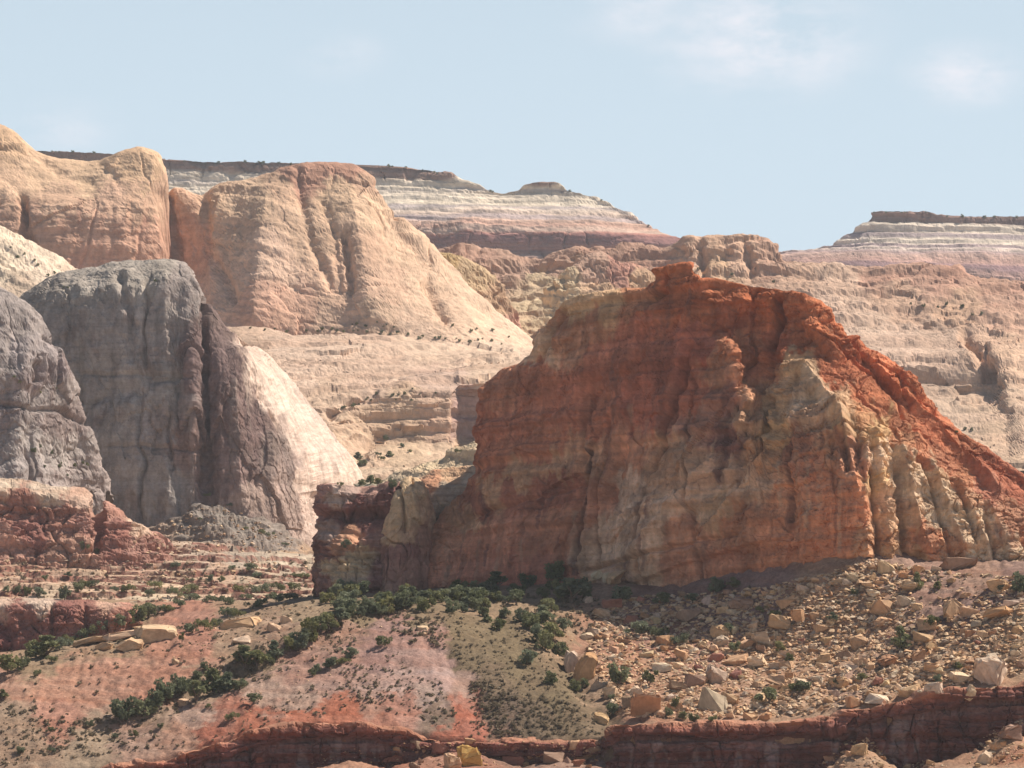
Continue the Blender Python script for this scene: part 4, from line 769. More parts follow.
landform('sandstone_fin', 'pointed tan rock fin leaning against the left end of the butte', [
    [(384, 545, 1262), (388, 515, 1262), (394, 492, 1262), (402, 480, 1262), (412, 476, 1262), (420, 480, 1262), (428, 494, 1262), (434, 515, 1262), (438, 530, 1263), (444, 545, 1264)],
    [(380, 560, 1253), (384, 530, 1251), (391, 505, 1250), (401, 490, 1250), (412, 486, 1250), (420, 490, 1251), (427, 503, 1253), (432, 520, 1256), (436, 536, 1259), (442, 552, 1262)],
    [(378, 572, 1250), (381, 556, 1246), (389, 540, 1245), (400, 530, 1245), (411, 526, 1246), (419, 528, 1248), (425, 534, 1250), (430, 542, 1254), (434, 550, 1258), (440, 560, 1261)],
    [(374, 598, 1246), (379, 598, 1242), (387, 598, 1241), (398, 598, 1241), (409, 598, 1242), (417, 598, 1244), (424, 598, 1247), (430, 598, 1251), (434, 598, 1255), (440, 598, 1259)]],
    grid=True,
    zones=[(400, 490, (.552, .396, .240)), (415, 490, (.552, .396, .252)), (395, 515, (.540, .372, .228)), (412, 515, (.552, .384, .240)), (425, 510, (.528, .348, .228)), (392, 535, (.528, .348, .216)), (410, 535, (.528, .336, .216)), (395, 550, (.30, .15, .12)), (410, 550, (.29, .14, .115)), (425, 540, (.40, .23, .17)), (388, 570, (.34, .18, .14)), (405, 572, (.36, .19, .14)), (380, 590, (.38, .22, .16)), (420, 570, (.37, .2, .15)), (430, 545, (.36, .19, .14))],
    mat=M_CLIFF, back=(22, 0.5), step=0.9, big=(.8, 8), crack=(1.2, 7, 30), fine=(.4, 1.8), sbands=(.06, 1.4), varnish=.15, warp=6, wscale=5, seed=54,
    carve=[([(398, 486), (404, 505), (406, 530)], 1.6, 2.2), ([(412, 478), (424, 500), (428, 515)], 1.6, 1.8)], facets=[(.6, 9, 14, .4, .5), (.35, 3, 4, .5, .4)], drip=3)
# ------------------------------------------------------------------ the ground: one sheet from the viewpoint to beyond the mesas
TPS_PTS = np.array([
    (-60, 790, 1000), (0, 780, 1000), (100, 768, 1000), (170, 758, 1001), (200, 749, 1003), (250, 735, 1006), (300, 727, 1008), (340, 726, 1009), (400, 733, 1008), (440, 738, 1007), (500, 740, 1006), (600, 738, 1006), (640, 728, 1005), (720, 727, 1005), (800, 723, 1004), (850, 713, 1003), (900, 702, 1002), (960, 692, 1001), (1024, 684, 1000), (1090, 676, 1000),
    (0, 720, 1045), (100, 700, 1062), (200, 680, 1070), (120, 715, 1045), (160, 715, 1040), (230, 690, 1055), (300, 665, 1072), (350, 665, 1065), (400, 655, 1070), (440, 632, 1092), (300, 700, 1033), (400, 695, 1035), (480, 690, 1042), (520, 665, 1072), (560, 690, 1048), (600, 690, 1062), (690, 640, 1134), (620, 720, 1018), (680, 675, 1086), (760, 650, 1116), (840, 640, 1108), (920, 640, 1072), (980, 640, 1042), (1024, 625, 1040), (1080, 610, 1040),
    (700, 700, 1036), (800, 690, 1042), (880, 670, 1052),
    (0, 668, 1110), (100, 648, 1122), (200, 632, 1132), (300, 617, 1142), (380, 607, 1145), (420, 610, 1132), (470, 614, 1142), (520, 622, 1136), (580, 625, 1148), (640, 625, 1157), (700, 606, 1160), (760, 592, 1153), (820, 572, 1145), (870, 558, 1148), (920, 566, 1146), (960, 573, 1138), (1024, 580, 1090), (1090, 575, 1090),
    (330, 600, 1190), (400, 596, 1200), (480, 592, 1205), (560, 592, 1190), (600, 594, 1182), (650, 594, 1180), (700, 590, 1168), (760, 580, 1158), (340, 597, 1240),
    (-60, 672, 1230), (0, 668, 1230), (60, 662, 1230), (130, 648, 1230), (0, 655, 1300), (80, 650, 1300), (200, 615, 1280), (260, 605, 1290), (300, 600, 1300), (160, 610, 1360), (220, 604, 1370), (0, 622, 1400), (100, 620, 1400), (0, 645, 1350), (100, 636, 1350), (-60, 650, 1350), (-60, 622, 1400), (0, 602, 1445), (100, 602, 1445), (-60, 602, 1445),
    (-60, 682, 1165), (0, 674, 1168), (60, 664, 1175), (130, 652, 1180), (30, 668, 1200), (100, 655, 1200), (180, 636, 1180), (240, 622, 1185), (0, 658, 1270), (80, 654, 1265), (150, 634, 1270), (280, 608, 1200),
    (1000, 560, 1240), (800, 560, 1260), (600, 580, 1300), (1024, 540, 1400), (700, 560, 1400),
    (0, 600, 1500), (200, 600, 1500), (300, 600, 1480), (0, 590, 1650), (200, 590, 1650), (400, 590, 1600), (700, 560, 1650), (1024, 540, 1650)], float)
def nearer(Y):
    """the slopes in front of the butte are steep: they take up little depth"""
    Y = np.asarray(Y, float)
    return np.where(Y < 1150, 1150 - (1150 - Y) * 0.6, Y)
TPS_PTS[:, 2] = nearer(TPS_PTS[:, 2])
TP = P3(TPS_PTS[:, 0], TPS_PTS[:, 1], TPS_PTS[:, 2])

def tps_fit(xy, z, lam=0.004):
    n = len(xy); s = 100.0
    q = xy / s
    r2 = ((q[:, None] - q[None]) ** 2).sum(-1)
    K = -np.sqrt(r2 + 0.006) - lam * np.eye(n)
    Pm = np.concatenate([np.ones((n, 1)), q], 1)
    A = np.block([[K, Pm], [Pm.T, np.zeros((3, 3))]])
    sol = np.linalg.solve(A, np.concatenate([z, np.zeros(3)]))
    return q, s, sol
TQ, TS, TSOL = tps_fit(TP[:, :2], TP[:, 2])
def tps(x, y):
    out = np.empty(len(x))
    for k in range(0, len(x), 20000):
        q = np.stack([x[k:k + 20000], y[k:k + 20000]], 1) / TS
        r2 = ((q[:, None] - TQ[None]) ** 2).sum(-1)
        out[k:k + 20000] = (-np.sqrt(r2 + 0.006)) @ TSOL[:-3] + TSOL[-3] + q @ TSOL[-2:]
    return out

LIP = np.array([(-80, 800, 994), (0, 790, 996), (120, 768, 998), (170, 758, 999), (200, 748, 1001), (230, 739, 1003), (262, 730, 1005), (300, 725, 1006), (330, 723, 1006), (360, 724, 1006), (390, 730, 1005), (420, 734, 1005), (445, 738, 1004), (480, 739, 1004), (520, 738, 1004), (560, 739, 1004), (600, 738, 1004), (607, 733, 1000), (612, 726, 998),
                (640, 723, 997), (680, 724, 997), (720, 725, 997), (760, 724, 997), (800, 722, 997), (830, 717, 996), (850, 711, 996), (875, 707, 995), (900, 701, 995), (930, 695, 994), (960, 690, 993), (990, 686, 992), (1024, 682, 991), (1060, 678, 990), (1110, 672, 990)], float)
LIP[:, 2] = nearer(LIP[:, 2])
LP = P3(LIP[:, 0], LIP[:, 1], LIP[:, 2])
MOUNDS = [(350, 760, 985, 12, 3.5), (460, 752, 992, 14, 3.5), (560, 760, 990, 12, 2.5), (862, 744, 978, 8, 6.5), (930, 766, 978, 12, 4), (1012, 728, 978, 10, 8.5), (975, 752, 976, 9, 3), (200, 785, 985, 10, 3)]
def ground_z(x, y):
    x = np.asarray(x, float); y = np.asarray(y, float)
    zu = tps(x, np.clip(y, 1040, 1680))
    far = np.clip(y - 1680, 0, None)
    zu = zu + far * 0.004
    # rubble spur on the right with a dip behind it
    a = P3([1110, 1024, 960, 900, 840, 800], [560, 583, 615, 652, 686, 705], nearer([1050, 1048, 1040, 1030, 1018, 1012]))
    zu += 4.0 * np.exp(-(seg_dist(x, y * 0.6, [(p[0], p[1] * 0.6) for p in a]) / 6.0) ** 2) * smooth(x, 64, 90)
    b = P3([1080, 1015, 950, 890, 840], [580, 590, 628, 664, 690], nearer([1085, 1078, 1062, 1045, 1032]))
    zu -= 5.0 * np.exp(-(seg_dist(x, y * 0.6, [(p[0], p[1] * 0.6) for p in b]) / 6.0) ** 2) * smooth(x, 64, 90)
    # gullies on the pink slopes
    for g, wd, dp in ((P3([110, 180, 260, 330, 395], [722, 688, 655, 632, 605], nearer([1035, 1058, 1085, 1105, 1140])), 5.5, 3.4),
                      (P3([500, 470, 440], [735, 690, 655], nearer([1008, 1040, 1075])), 4.0, 1.4), (P3([590, 565, 580, 612], [612, 650, 690, 728], nearer([1140, 1108, 1065, 1018])), 5.0, 3.0)):
        zu -= dp * np.exp(-(seg_dist(x, y, [(p[0], p[1]) for p in g]) / wd) ** 2)
    # cliff edge: everything in front of the lip lies lower
    ylip = np.interp(x, LP[:, 0], LP[:, 1])
    zlow = -44.0 + 0.0 * x + 1.2 * np.sin(x * 0.11)
    for px, py, Y, rad, hh in MOUNDS:
        c = P3(px, py, nearer(Y))
        rr = np.hypot(x - c[0], (y - c[1]) * 0.8)
        zlow = np.maximum(zlow, c[2] - rr * (hh / rad) * 0.95)
    k = smooth(y - ylip, 1.0, 3.2)
    z = np.where(k > 0, zu * k + zlow * (1 - k), zlow)
    # the slope that falls from the viewpoint
    near = -1.7 - 0.0425 * np.clip(y, 0, None)
    kn = smooth(y, 950, 1020)
    z = near * (1 - kn) + z * kn
    z = np.where(y < 0, -1.7 + 0 * y, z)
    # falls to level country away from the picture on both sides
    return z

def axis(parts):
    return np.unique(np.concatenate([np.arange(a, b, s) for a, b, s in parts]))
GX = axis([(-9000, -1000, 400), (-1000, -200, 40), (-200, -146, 3), (-146, 146, 0.55), (146, 200, 3), (200, 1000, 40), (1000, 9001, 400)])
GY = axis([(-400, 900, 50), (900, 1036, 5), (1036, 1180, 0.5), (1180, 1260, 0.8), (1260, 1500, 2.2), (1500, 1800, 8), (1800, 3000, 60), (3000, 12001, 400)])
XX, YY = np.meshgrid(GX, GY)
gx, gy = XX.ravel(), YY.ravel()
gz = ground_z(gx, gy)
GP = np.stack([gx, gy, gz], 1)
gpx, gpy = proj(np.where(GP[:, 1:2] > 50, GP, np.array([[0, 50., 0]])))
vis = (gy > 1030) & (gy < 1500) & (np.abs(gx) < 200)
SOIL_Z = [
    (0, 690, (.331, .186, .131)), (60, 690, (.360, .192, .131)), (120, 670, (.360, .192, .134)), (180, 655, (.346, .176, .121)), (200, 640, (.331, .166, .118)), (60, 715, (.331, .166, .118)), (150, 690, (.346, .173, .118)), (20, 740, (.302, .205, .143)), (90, 745, (.288, .211, .149)), (0, 715, (.288, .198, .137)),
    (40, 660, (.274, .192, .125)), (120, 645, (.274, .192, .125)), (250, 610, (.288, .198, .131)), (230, 640, (.288, .192, .131)), (300, 610, (.274, .198, .131)), (280, 635, (.288, .186, .131)), (350, 605, (.202, .146, .090)), (340, 640, (.302, .179, .131)), (250, 665, (.202, .141, .090)), (200, 690, (.274, .192, .131)), (150, 712, (.288, .192, .137)),
    (300, 670, (.317, .186, .143)), (260, 690, (.331, .218, .168)), (200, 715, (.331, .211, .162)), (140, 740, (.317, .205, .156)), (330, 680, (.302, .186, .149)), (300, 700, (.331, .218, .168)), (230, 720, (.302, .134, .093)), (180, 745, (.331, .192, .137)),
    (250, 725, (.302, .109, .066)), (300, 718, (.317, .115, .069)), (345, 712, (.317, .115, .069)), (380, 722, (.288, .128, .087)), (210, 738, (.302, .115, .075)), (370, 735, (.302, .115, .075)),
    (400, 630, (.302, .179, .147)), (430, 640, (.331, .192, .153)), (380, 655, (.288, .173, .147)), (430, 660, (.317, .198, .165)), (400, 680, (.346, .230, .194)), (440, 680, (.360, .243, .212)), (370, 685, (.317, .205, .168)), (350, 660, (.302, .179, .143)), (400, 705, (.317, .160, .118)), (370, 705, (.331, .186, .137)), (430, 700, (.302, .211, .175)),
    (462, 712, (.331, .118, .075)), (455, 728, (.324, .112, .071)), (470, 730, (.302, .115, .078)), (468, 700, (.317, .141, .100)), (465, 690, (.317, .205, .162)),
    (420, 615, (.202, .146, .092)), (460, 630, (.168, .122, .073)), (470, 655, (.163, .119, .073)), (500, 640, (.158, .117, .070)), (520, 660, (.158, .117, .070)), (490, 680, (.158, .112, .073)), (540, 680, (.158, .114, .070)), (500, 710, (.140, .097, .070)), (560, 700, (.151, .112, .067)), (580, 715, (.158, .112, .070)), (540, 720, (.140, .100, .067)), (500, 730, (.202, .122, .087)), (600, 725, (.168, .117, .076)), (440, 715, (.179, .122, .090)),
    (480, 600, (.274, .192, .125)), (540, 610, (.274, .192, .125)), (560, 640, (.259, .173, .112)), (400, 596, (.191, .131, .081)), (600, 600, (.331, .211, .143)), (590, 640, (.302, .173, .118)), (620, 660, (.331, .173, .112)), (600, 690, (.274, .179, .118)),
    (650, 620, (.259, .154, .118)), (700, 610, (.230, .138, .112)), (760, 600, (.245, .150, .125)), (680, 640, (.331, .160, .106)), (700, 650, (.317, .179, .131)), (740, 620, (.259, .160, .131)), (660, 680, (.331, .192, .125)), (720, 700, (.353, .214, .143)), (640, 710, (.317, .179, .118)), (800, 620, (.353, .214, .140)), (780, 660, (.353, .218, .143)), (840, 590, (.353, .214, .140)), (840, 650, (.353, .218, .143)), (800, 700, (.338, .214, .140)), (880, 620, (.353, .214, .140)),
    (920, 590, (.288, .173, .131)), (950, 590, (.288, .173, .131)), (900, 582, (.288, .179, .134)), (980, 580, (.288, .173, .125)), (960, 620, (.216, .138, .118)), (1000, 595, (.216, .134, .112)), (910, 645, (.274, .179, .137)), (860, 680, (.302, .198, .149)), (900, 670, (.324, .211, .140)), (950, 650, (.324, .211, .140)), (1000, 630, (.310, .208, .137)), (1024, 620, (.302, .218, .143)), (980, 670, (.338, .214, .140)), (880, 695, (.338, .208, .134)), (940, 690, (.331, .218, .137)), (1040, 660, (.324, .211, .137)),  # darkest mauve soil at right also has a cast shadow painted in
    (350, 755, (.331, .192, .131)), (450, 760, (.302, .160, .112)), (560, 765, (.274, .173, .131)), (700, 775, (.259, .128, .093)), (860, 750, (.331, .211, .137)), (1000, 740, (.331, .198, .125)), (1020, 760, (.331, .160, .100)), (960, 765, (.302, .179, .118))]
gc = np.tile(np.array([[.40, .29, .2]]), (len(gx), 1))
gv = GP[vis]
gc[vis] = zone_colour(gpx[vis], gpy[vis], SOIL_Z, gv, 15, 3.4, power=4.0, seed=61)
rill = billow(gv / np.array([2.6, 9.0, 3.0]), 2, 64)
pinkish = smooth(gc[vis][:, 0] - 1.35 * gc[vis][:, 1], -0.02, 0.05)
dz = 0.55 * fbm(gv / 7.0, 4, 62) + 0.34 * fbm(gv / 1.6, 3, 63) + 0.9 * (rill - 0.25) * pinkish
# rubble slopes on the right are lumpy
rub = smooth(gpx[vis] - 560 - 0.35 * (gpy[vis] - 600), 0, 60)
dz += rub * (1.1 * (billow(gv / 4.2, 3, 66) - 0.25))
GP[vis, 2] += dz * smooth(gy[vis], 1035, 1045)
gc[vis] *= (1 + 0.26 * fbm(gv / 3.0, 4, 67, 0.65) + 0.12 * (rill - .25) * pinkish)[:, None]
# rills and wash lines running down the slopes, and a lag of fine gravel
rp = gv + 1.2 * np.stack([fbm(gv / 5.0, 3, 81), fbm(gv / 5.0, 3, 82), 0 * gv[:, 0]], 1)
ril = np.exp(-(np.abs(vn(rp / np.array([4.2, 17.0, 30.0]), 83)) / 0.07) ** 2) + 0.6 * np.exp(-(np.abs(vn(rp / np.array([1.9, 9.0, 30.0]), 84)) / 0.09) ** 2)
ril *= smooth(fbm(gv / 18.0, 3, 85), -0.25, 0.2) * (1 - rub)
GP[vis, 2] -= 0.35 * ril * smooth(gy[vis], 1035, 1045)
gc[vis] *= (1 - 0.22 * np.clip(ril, 0, 1))[:, None]
gc[vis] *= (1 + 0.30 * vn(gv / 0.55, 86) * smooth(fbm(gv / 5, 3, 87), -.4, .3))[:, None]
bandz = line1((gv[:, 2] + 0.03 * gv[:, 0] + 0.6 * fbm(gv / 14, 3, 68)) / 1.1, 5)
gc[vis] *= 1 + (0.16 * pinkish * bandz)[:, None] * np.array([0.5, 1.0, 1.25])
far = ~vis
gc[far] *= (1 + 0.25 * fbm(GP[far] / 40.0, 4, 69))[:, None]
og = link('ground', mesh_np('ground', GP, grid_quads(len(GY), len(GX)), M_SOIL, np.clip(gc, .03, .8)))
og.data.flip_normals()
tag(og, 'bare pink, tan and grey green desert slopes below the butte', 'ground', kind='structure')
DEPTH_OK = True

# ------------------------------------------------------------------ the dark red rim cliff along the bottom of the picture
low = [(p[0], p[1] + 24, p[2] - 3) for p in LIP]
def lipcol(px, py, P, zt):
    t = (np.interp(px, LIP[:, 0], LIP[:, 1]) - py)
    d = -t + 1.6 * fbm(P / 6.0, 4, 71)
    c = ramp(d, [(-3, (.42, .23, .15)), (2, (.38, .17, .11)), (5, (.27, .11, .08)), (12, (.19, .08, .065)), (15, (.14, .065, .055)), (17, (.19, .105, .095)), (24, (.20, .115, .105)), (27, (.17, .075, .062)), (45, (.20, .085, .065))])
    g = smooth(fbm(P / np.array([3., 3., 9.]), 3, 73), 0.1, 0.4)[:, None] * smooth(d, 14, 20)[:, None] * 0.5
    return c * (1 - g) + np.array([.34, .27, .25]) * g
rows_ = [[(a, b_ - 1.2, c + 3.5) for a, b_, c in LIP], [(a, b_ + 0.6, c - 0.3) for a, b_, c in LIP],
         [(a, b_ + 14, c - 0.8) for a, b_, c in LIP], [(a, b_ + 16, c + 0.9) for a, b_, c in LIP], [(a, b_ + 28, c + 0.2) for a, b_, c in LIP], [(a, b_ + 80, c - 2.5) for a, b_, c in LIP]]
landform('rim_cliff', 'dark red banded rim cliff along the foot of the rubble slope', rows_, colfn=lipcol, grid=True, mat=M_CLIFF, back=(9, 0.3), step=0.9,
         big=(1.6, 9), strata=(.8, 1.6), crack=(1.1, 5.5, 14), facets=[(1.1, (7, 5), 6, .5, .3), (.5, (2.8, 2), 4, .5, .25), (.15, 1.1, .6, .5, .2)], fine=(.1, .9), sbands=(.16, .8), cvar=.2, wscale=5, seed=72)
SC.view_layers[0].update()
DG = bpy.context.evaluated_depsgraph_get()
def hit(px, py):
    """the point of the terrain that is seen at picture point px, py, and its normal"""
    d = Vector(P3(px, py, 1.0)).normalized()
    ok, loc, nrm, idx, ob, mtx = SC.ray_cast(DG, Vector((0, 0, 0)), d)
    return (loc, nrm, ob) if ok else (None, None, None)
# ------------------------------------------------------------------ boulders
def boulder_material():
    m = bpy.data.materials.new('boulder_sandstone')
    m.use_nodes = True
    nt = m.node_tree; N, L = nt.nodes, nt.links
    b = N['Principled BSDF']; b.inputs['Roughness'].default_value = 0.9
    b.inputs['Specular IOR Level'].default_value = 0.15
    oi = N.new('ShaderNodeObjectInfo'); tc = N.new('ShaderNodeTexCoord')
    nz = N.new('ShaderNodeTexNoise'); nz.inputs['Scale'].default_value = 1.6
    nz.inputs['Detail'].default_value = 6; nz.inputs['Roughness'].default_value = 0.75
    ad = N.new('ShaderNodeVectorMath'); ad.operation = 'ADD'
    L.new(tc.outputs['Object'], ad.inputs[0])
    L.new(oi.outputs['Location'], ad.inputs[1])
    L.new(ad.outputs['Vector'], nz.inputs['Vector'])
    mr = N.new('ShaderNodeMapRange')
    mr.inputs['From Min'].default_value, mr.inputs['From Max'].default_value = 0.3, 0.7
    mr.inputs['To Min'].default_value, mr.inputs['To Max'].default_value = 0.6, 1.22
    L.new(nz.outputs['Fac'], mr.inputs['Value'])
    mu = N.new('ShaderNodeVectorMath'); mu.operation = 'SCALE'
    L.new(oi.outputs['Color'], mu.inputs[0]); L.new(mr.outputs['Result'], mu.inputs['Scale'])
    L.new(mu.outputs['Vector'], b.inputs['Base Color'])
    bp = N.new('ShaderNodeBump'); bp.inputs['Strength'].default_value = 0.6; bp.inputs['Distance'].default_value = 0.3
    L.new(nz.outputs['Fac'], bp.inputs['Height']); L.new(bp.outputs['Normal'], b.inputs['Normal'])
    return m
M_BOULD = boulder_material()

def boulder_mesh(name, dims, n, rnd, cut=0.0):
    """an angular broken block: hull of points near the faces of a box, edges knocked off"""
    bm = bmesh.new()
    for i in range(n):
        v = Vector((rnd.uniform(-1, 1), rnd.uniform(-1, 1), rnd.uniform(-1, 1)))
        ax = rnd.randrange(3)
        v[ax] = rnd.choice((-1, 1)) * rnd.uniform(.78, 1)
        k = rnd.uniform(.82, 1.0)
        bm.verts.new((v.x * k * dims[0], v.y * k * dims[1], v.z * k * dims[2]))
    r = bmesh.ops.convex_hull(bm, input=bm.verts)
    bmesh.ops.delete(bm, geom=list({g for g in r['geom_interior'] + r['geom_unused'] if isinstance(g, bmesh.types.BMVert)}), context='VERTS')
    bmesh.ops.dissolve_limit(bm, angle_limit=math.radians(14), verts=bm.verts, edges=bm.edges)
    bmesh.ops.bevel(bm, geom=list(bm.edges), offset=0.05 * min(dims) * 2, segments=1, affect='EDGES', clamp_overlap=True)
    bmesh.ops.triangulate(bm, faces=bm.faces)
    bmesh.ops.subdivide_edges(bm, edges=bm.edges, cuts=1, use_grid_fill=True)
    for v in bm.verts:
        v.co += Vector((rnd.gauss(0, 1), rnd.gauss(0, 1), rnd.gauss(0, 1))) * 0.034 * min(dims) * 2
    bmesh.ops.recalc_face_normals(bm, faces=bm.faces)
    me = bpy.data.meshes.new(name)
    bm.to_mesh(me); bm.free()
    me.materials.append(M_BOULD)
    return me
_r = random.Random(3)
BM = {'blocky': [boulder_mesh('boulder', (1, .95, .8), 20, _r) for _ in range(9)],
      'flat': [boulder_mesh('boulder', (1.15, .95, .38), 18, _r) for _ in range(7)],
      'wedge shaped': [boulder_mesh('boulder', (1.1, .8, .72), 9, _r) for _ in range(7)],
      'upright': [boulder_mesh('boulder', (.7, .65, 1.1), 15, _r) for _ in range(5)]}
SHAPES = list(BM)
CNAME = {'cream': (.63, .445, .285), 'tan': (.55, .355, .215), 'orange': (.47, .27, .155), 'reddish': (.36, .17, .12), 'grey': (.48, .37, .275), 'yellow': (.55, .35, .12), 'pale': (.62, .48, .345), 'brown': (.32, .21, .15)}
THINGS = []                                # (object, px, py, height px, word for look, kind)

def put_boulder(px, py, w, h, colour, shape=None, tilt=None, label=None, name='boulder', cat='boulder', group=None, yaw=None, sink=0.22, rnd=_r):
    """w, h: its width and height in picture pixels, as seen from the viewpoint"""
    yh = py + h * 0.32
    lip_y = float(np.interp(px, LIP[:, 0], LIP[:, 1]))
    if py < lip_y - 1: yh = min(yh, lip_y - 3.0)               # stones by the edge rest on top of it
    loc, nrm, ob = hit(px, yh)
    if loc is None: return None
    s = loc.y / F
    shape = shape or rnd.choice(SHAPES)
    me = rnd.choice(BM[shape])
    o = link(name, me)
    bx = [v.co for v in me.vertices]
    dx = max(v.x for v in bx) - min(v.x for v in bx); dz_ = max(v.z for v in bx) - min(v.z for v in bx)
    sx, sz = w * s / dx, h * s / dz_
    o.scale = (sx, sx * rnd.uniform(.75, 1.1), sz)
    ty = tilt if tilt is not None else rnd.gauss(0, 0.22)
    o.rotation_euler = (rnd.gauss(0, .15), ty, yaw if yaw is not None else rnd.uniform(-.5, .5))
    o.location = loc + Vector((0, 0.15 * h * s, (0.5 - sink) * h * s))
    c = CNAME[colour]; k = rnd.uniform(.9, 1.18)
    o.color = (c[0] * k, c[1] * k * rnd.uniform(.95, 1.04), c[2] * k * rnd.uniform(.92, 1.06), 1)
    tag(o, label, cat, group)
    THINGS.append((o, px, py, h, w, colour, shape, 'boulder'))
    return o

NAMED = [
    (585, 667, 22, 36, 'orange', 'upright', .22, 'tall tilted orange slab standing on edge', 'the tall tilted orange slab'),
    (570, 662, 17, 28, 'pale', 'blocky', -.1, 'pale topped block leaning on the tall orange slab', None),
    (601, 719, 17, 13, 'tan', 'blocky', .05, 'tan cube shaped boulder alone on the grey green slope', 'the lone tan cube boulder'),
    (645, 708, 34, 28, 'orange', 'wedge shaped', .1, 'orange layered block just above the rim cliff', 'the orange layered block'),
    (711, 698, 30, 34, 'grey', 'wedge shaped', -.25, 'large grey pointed boulder just above the rim cliff', 'the large grey pointed boulder'),
    (716, 677, 24, 20, 'grey', 'blocky', .2, 'grey angular boulder directly above the larger pointed one', None),
    (781, 623, 26, 18, 'tan', 'blocky', .15, 'big tan boulder in the middle of the upper rubble slope', 'the big tan boulder'),
    (799, 618, 15, 20, 'orange', 'upright', 0, 'upright orange boulder touching a big tan one', None),
    (733, 661, 32, 11, 'tan', 'flat', -.2, 'long flat tan slab lying across the rubble slope', 'the long flat tan slab'),
    (885, 609, 25, 19, 'tan', 'wedge shaped', .2, 'large wedge shaped tan boulder below the columns of the butte', 'the large wedge shaped boulder'),
    (905, 601, 18, 12, 'pale', 'flat', .05, 'pale oval boulder at the edge of the bare mauve soil', 'the pale oval boulder'),
    (951, 608, 22, 22, 'tan', 'blocky', .1, 'rounded tan boulder right of the bare mauve soil', 'the rounded tan boulder'),
    (990, 680, 36, 36, 'pale', 'blocky', .3, 'very large pale grey boulder on the lip of the rim cliff', 'the very large pale boulder'),
    (971, 692, 11, 16, 'pale', 'upright', .4, 'thin pale slab propped against the very large pale boulder', None),
    (960, 677, 20, 13, 'pale', 'blocky', 0, 'pale boulder left of the very large pale boulder', None),
    (877, 705, 24, 14, 'pale', 'blocky', .12, 'pale block poking over the edge of the rim cliff', 'the pale block on the rim'),
    (908, 697, 26, 14, 'tan', 'flat', -.25, 'broad tan slab tilted over the rim cliff', 'the broad tan rim slab'),
    (1000, 613, 34, 10, 'orange', 'flat', -.3, 'long orange slab tilted on the right rubble spur', 'the long orange slab'),
    (1013, 603, 20, 8, 'pale', 'flat', .0, 'thin white slab above the long orange slab', None),
    (960, 563, 40, 15, 'brown', 'flat', -.2, 'long dark brown block at the foot of the right columns', 'the long dark brown block'),
    (848, 654, 26, 10, 'brown', 'wedge shaped', .25, 'dark sided wedge of rock on the middle rubble slope', 'the dark sided wedge'),
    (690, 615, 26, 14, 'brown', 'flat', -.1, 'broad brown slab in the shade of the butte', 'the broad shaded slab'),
    (663, 640, 20, 14, 'orange', 'flat', .1, 'flat orange boulder below the edge of the butte shadow', 'the flat orange boulder'),
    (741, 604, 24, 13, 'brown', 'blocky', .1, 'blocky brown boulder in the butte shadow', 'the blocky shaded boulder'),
    (597, 575, 18, 11, 'pale', 'blocky', 0, 'pale sunlit boulder at the foot of the cream apron', 'the pale sunlit boulder'),
    (609, 577, 12, 12, 'pale', 'upright', 0, 'small upright pale boulder touching a wider sunlit one', None),
    (587, 600, 12, 9, 'pale', 'blocky', 0, 'small cream boulder just below the junipers of the butte foot', None),
    (626, 577, 44, 18, 'tan', 'wedge shaped', -.3, 'great leaning tan slab at the foot of the cream apron', 'the great leaning slab'),
    (470, 756, 24, 30, 'yellow', 'upright', -.35, 'bright yellow tilted block below the rim cliff', 'the bright yellow block'),
    (453, 762, 17, 24, 'tan', 'upright', -.3, 'tan slab leaning beside the bright yellow block', None),
    (513, 757, 24, 18, 'reddish', 'blocky', .2, 'big reddish block below the rim cliff', 'the big reddish block'),
    (440, 748, 16, 14, 'reddish', 'blocky', .1, 'squarish reddish block high on the rubble under the rim', 'the squarish reddish block'),
    (553, 758, 22, 14, 'brown', 'flat', .1, 'flat brown slab at the bottom edge below the rim', 'the flat brown slab'),
    (590, 752, 30, 16, 'brown', 'flat', -.5, 'brown slab sliding down the corner of the rim cliff', 'the sliding brown slab'),
    (862, 748, 20, 14, 'tan', 'wedge shaped', .2, 'tan wedge on the rubble cone below the rim cliff', 'the tan wedge below the rim'),
    (1012, 732, 28, 18, 'brown', 'blocky', .1, 'dark brown block on the rubble cone at the right edge', 'the dark brown block at the right edge'),
    (985, 758, 16, 16, 'pale', 'blocky', .1, 'pale boulder on orange soil at the bottom right', 'the pale boulder on orange soil'),
]
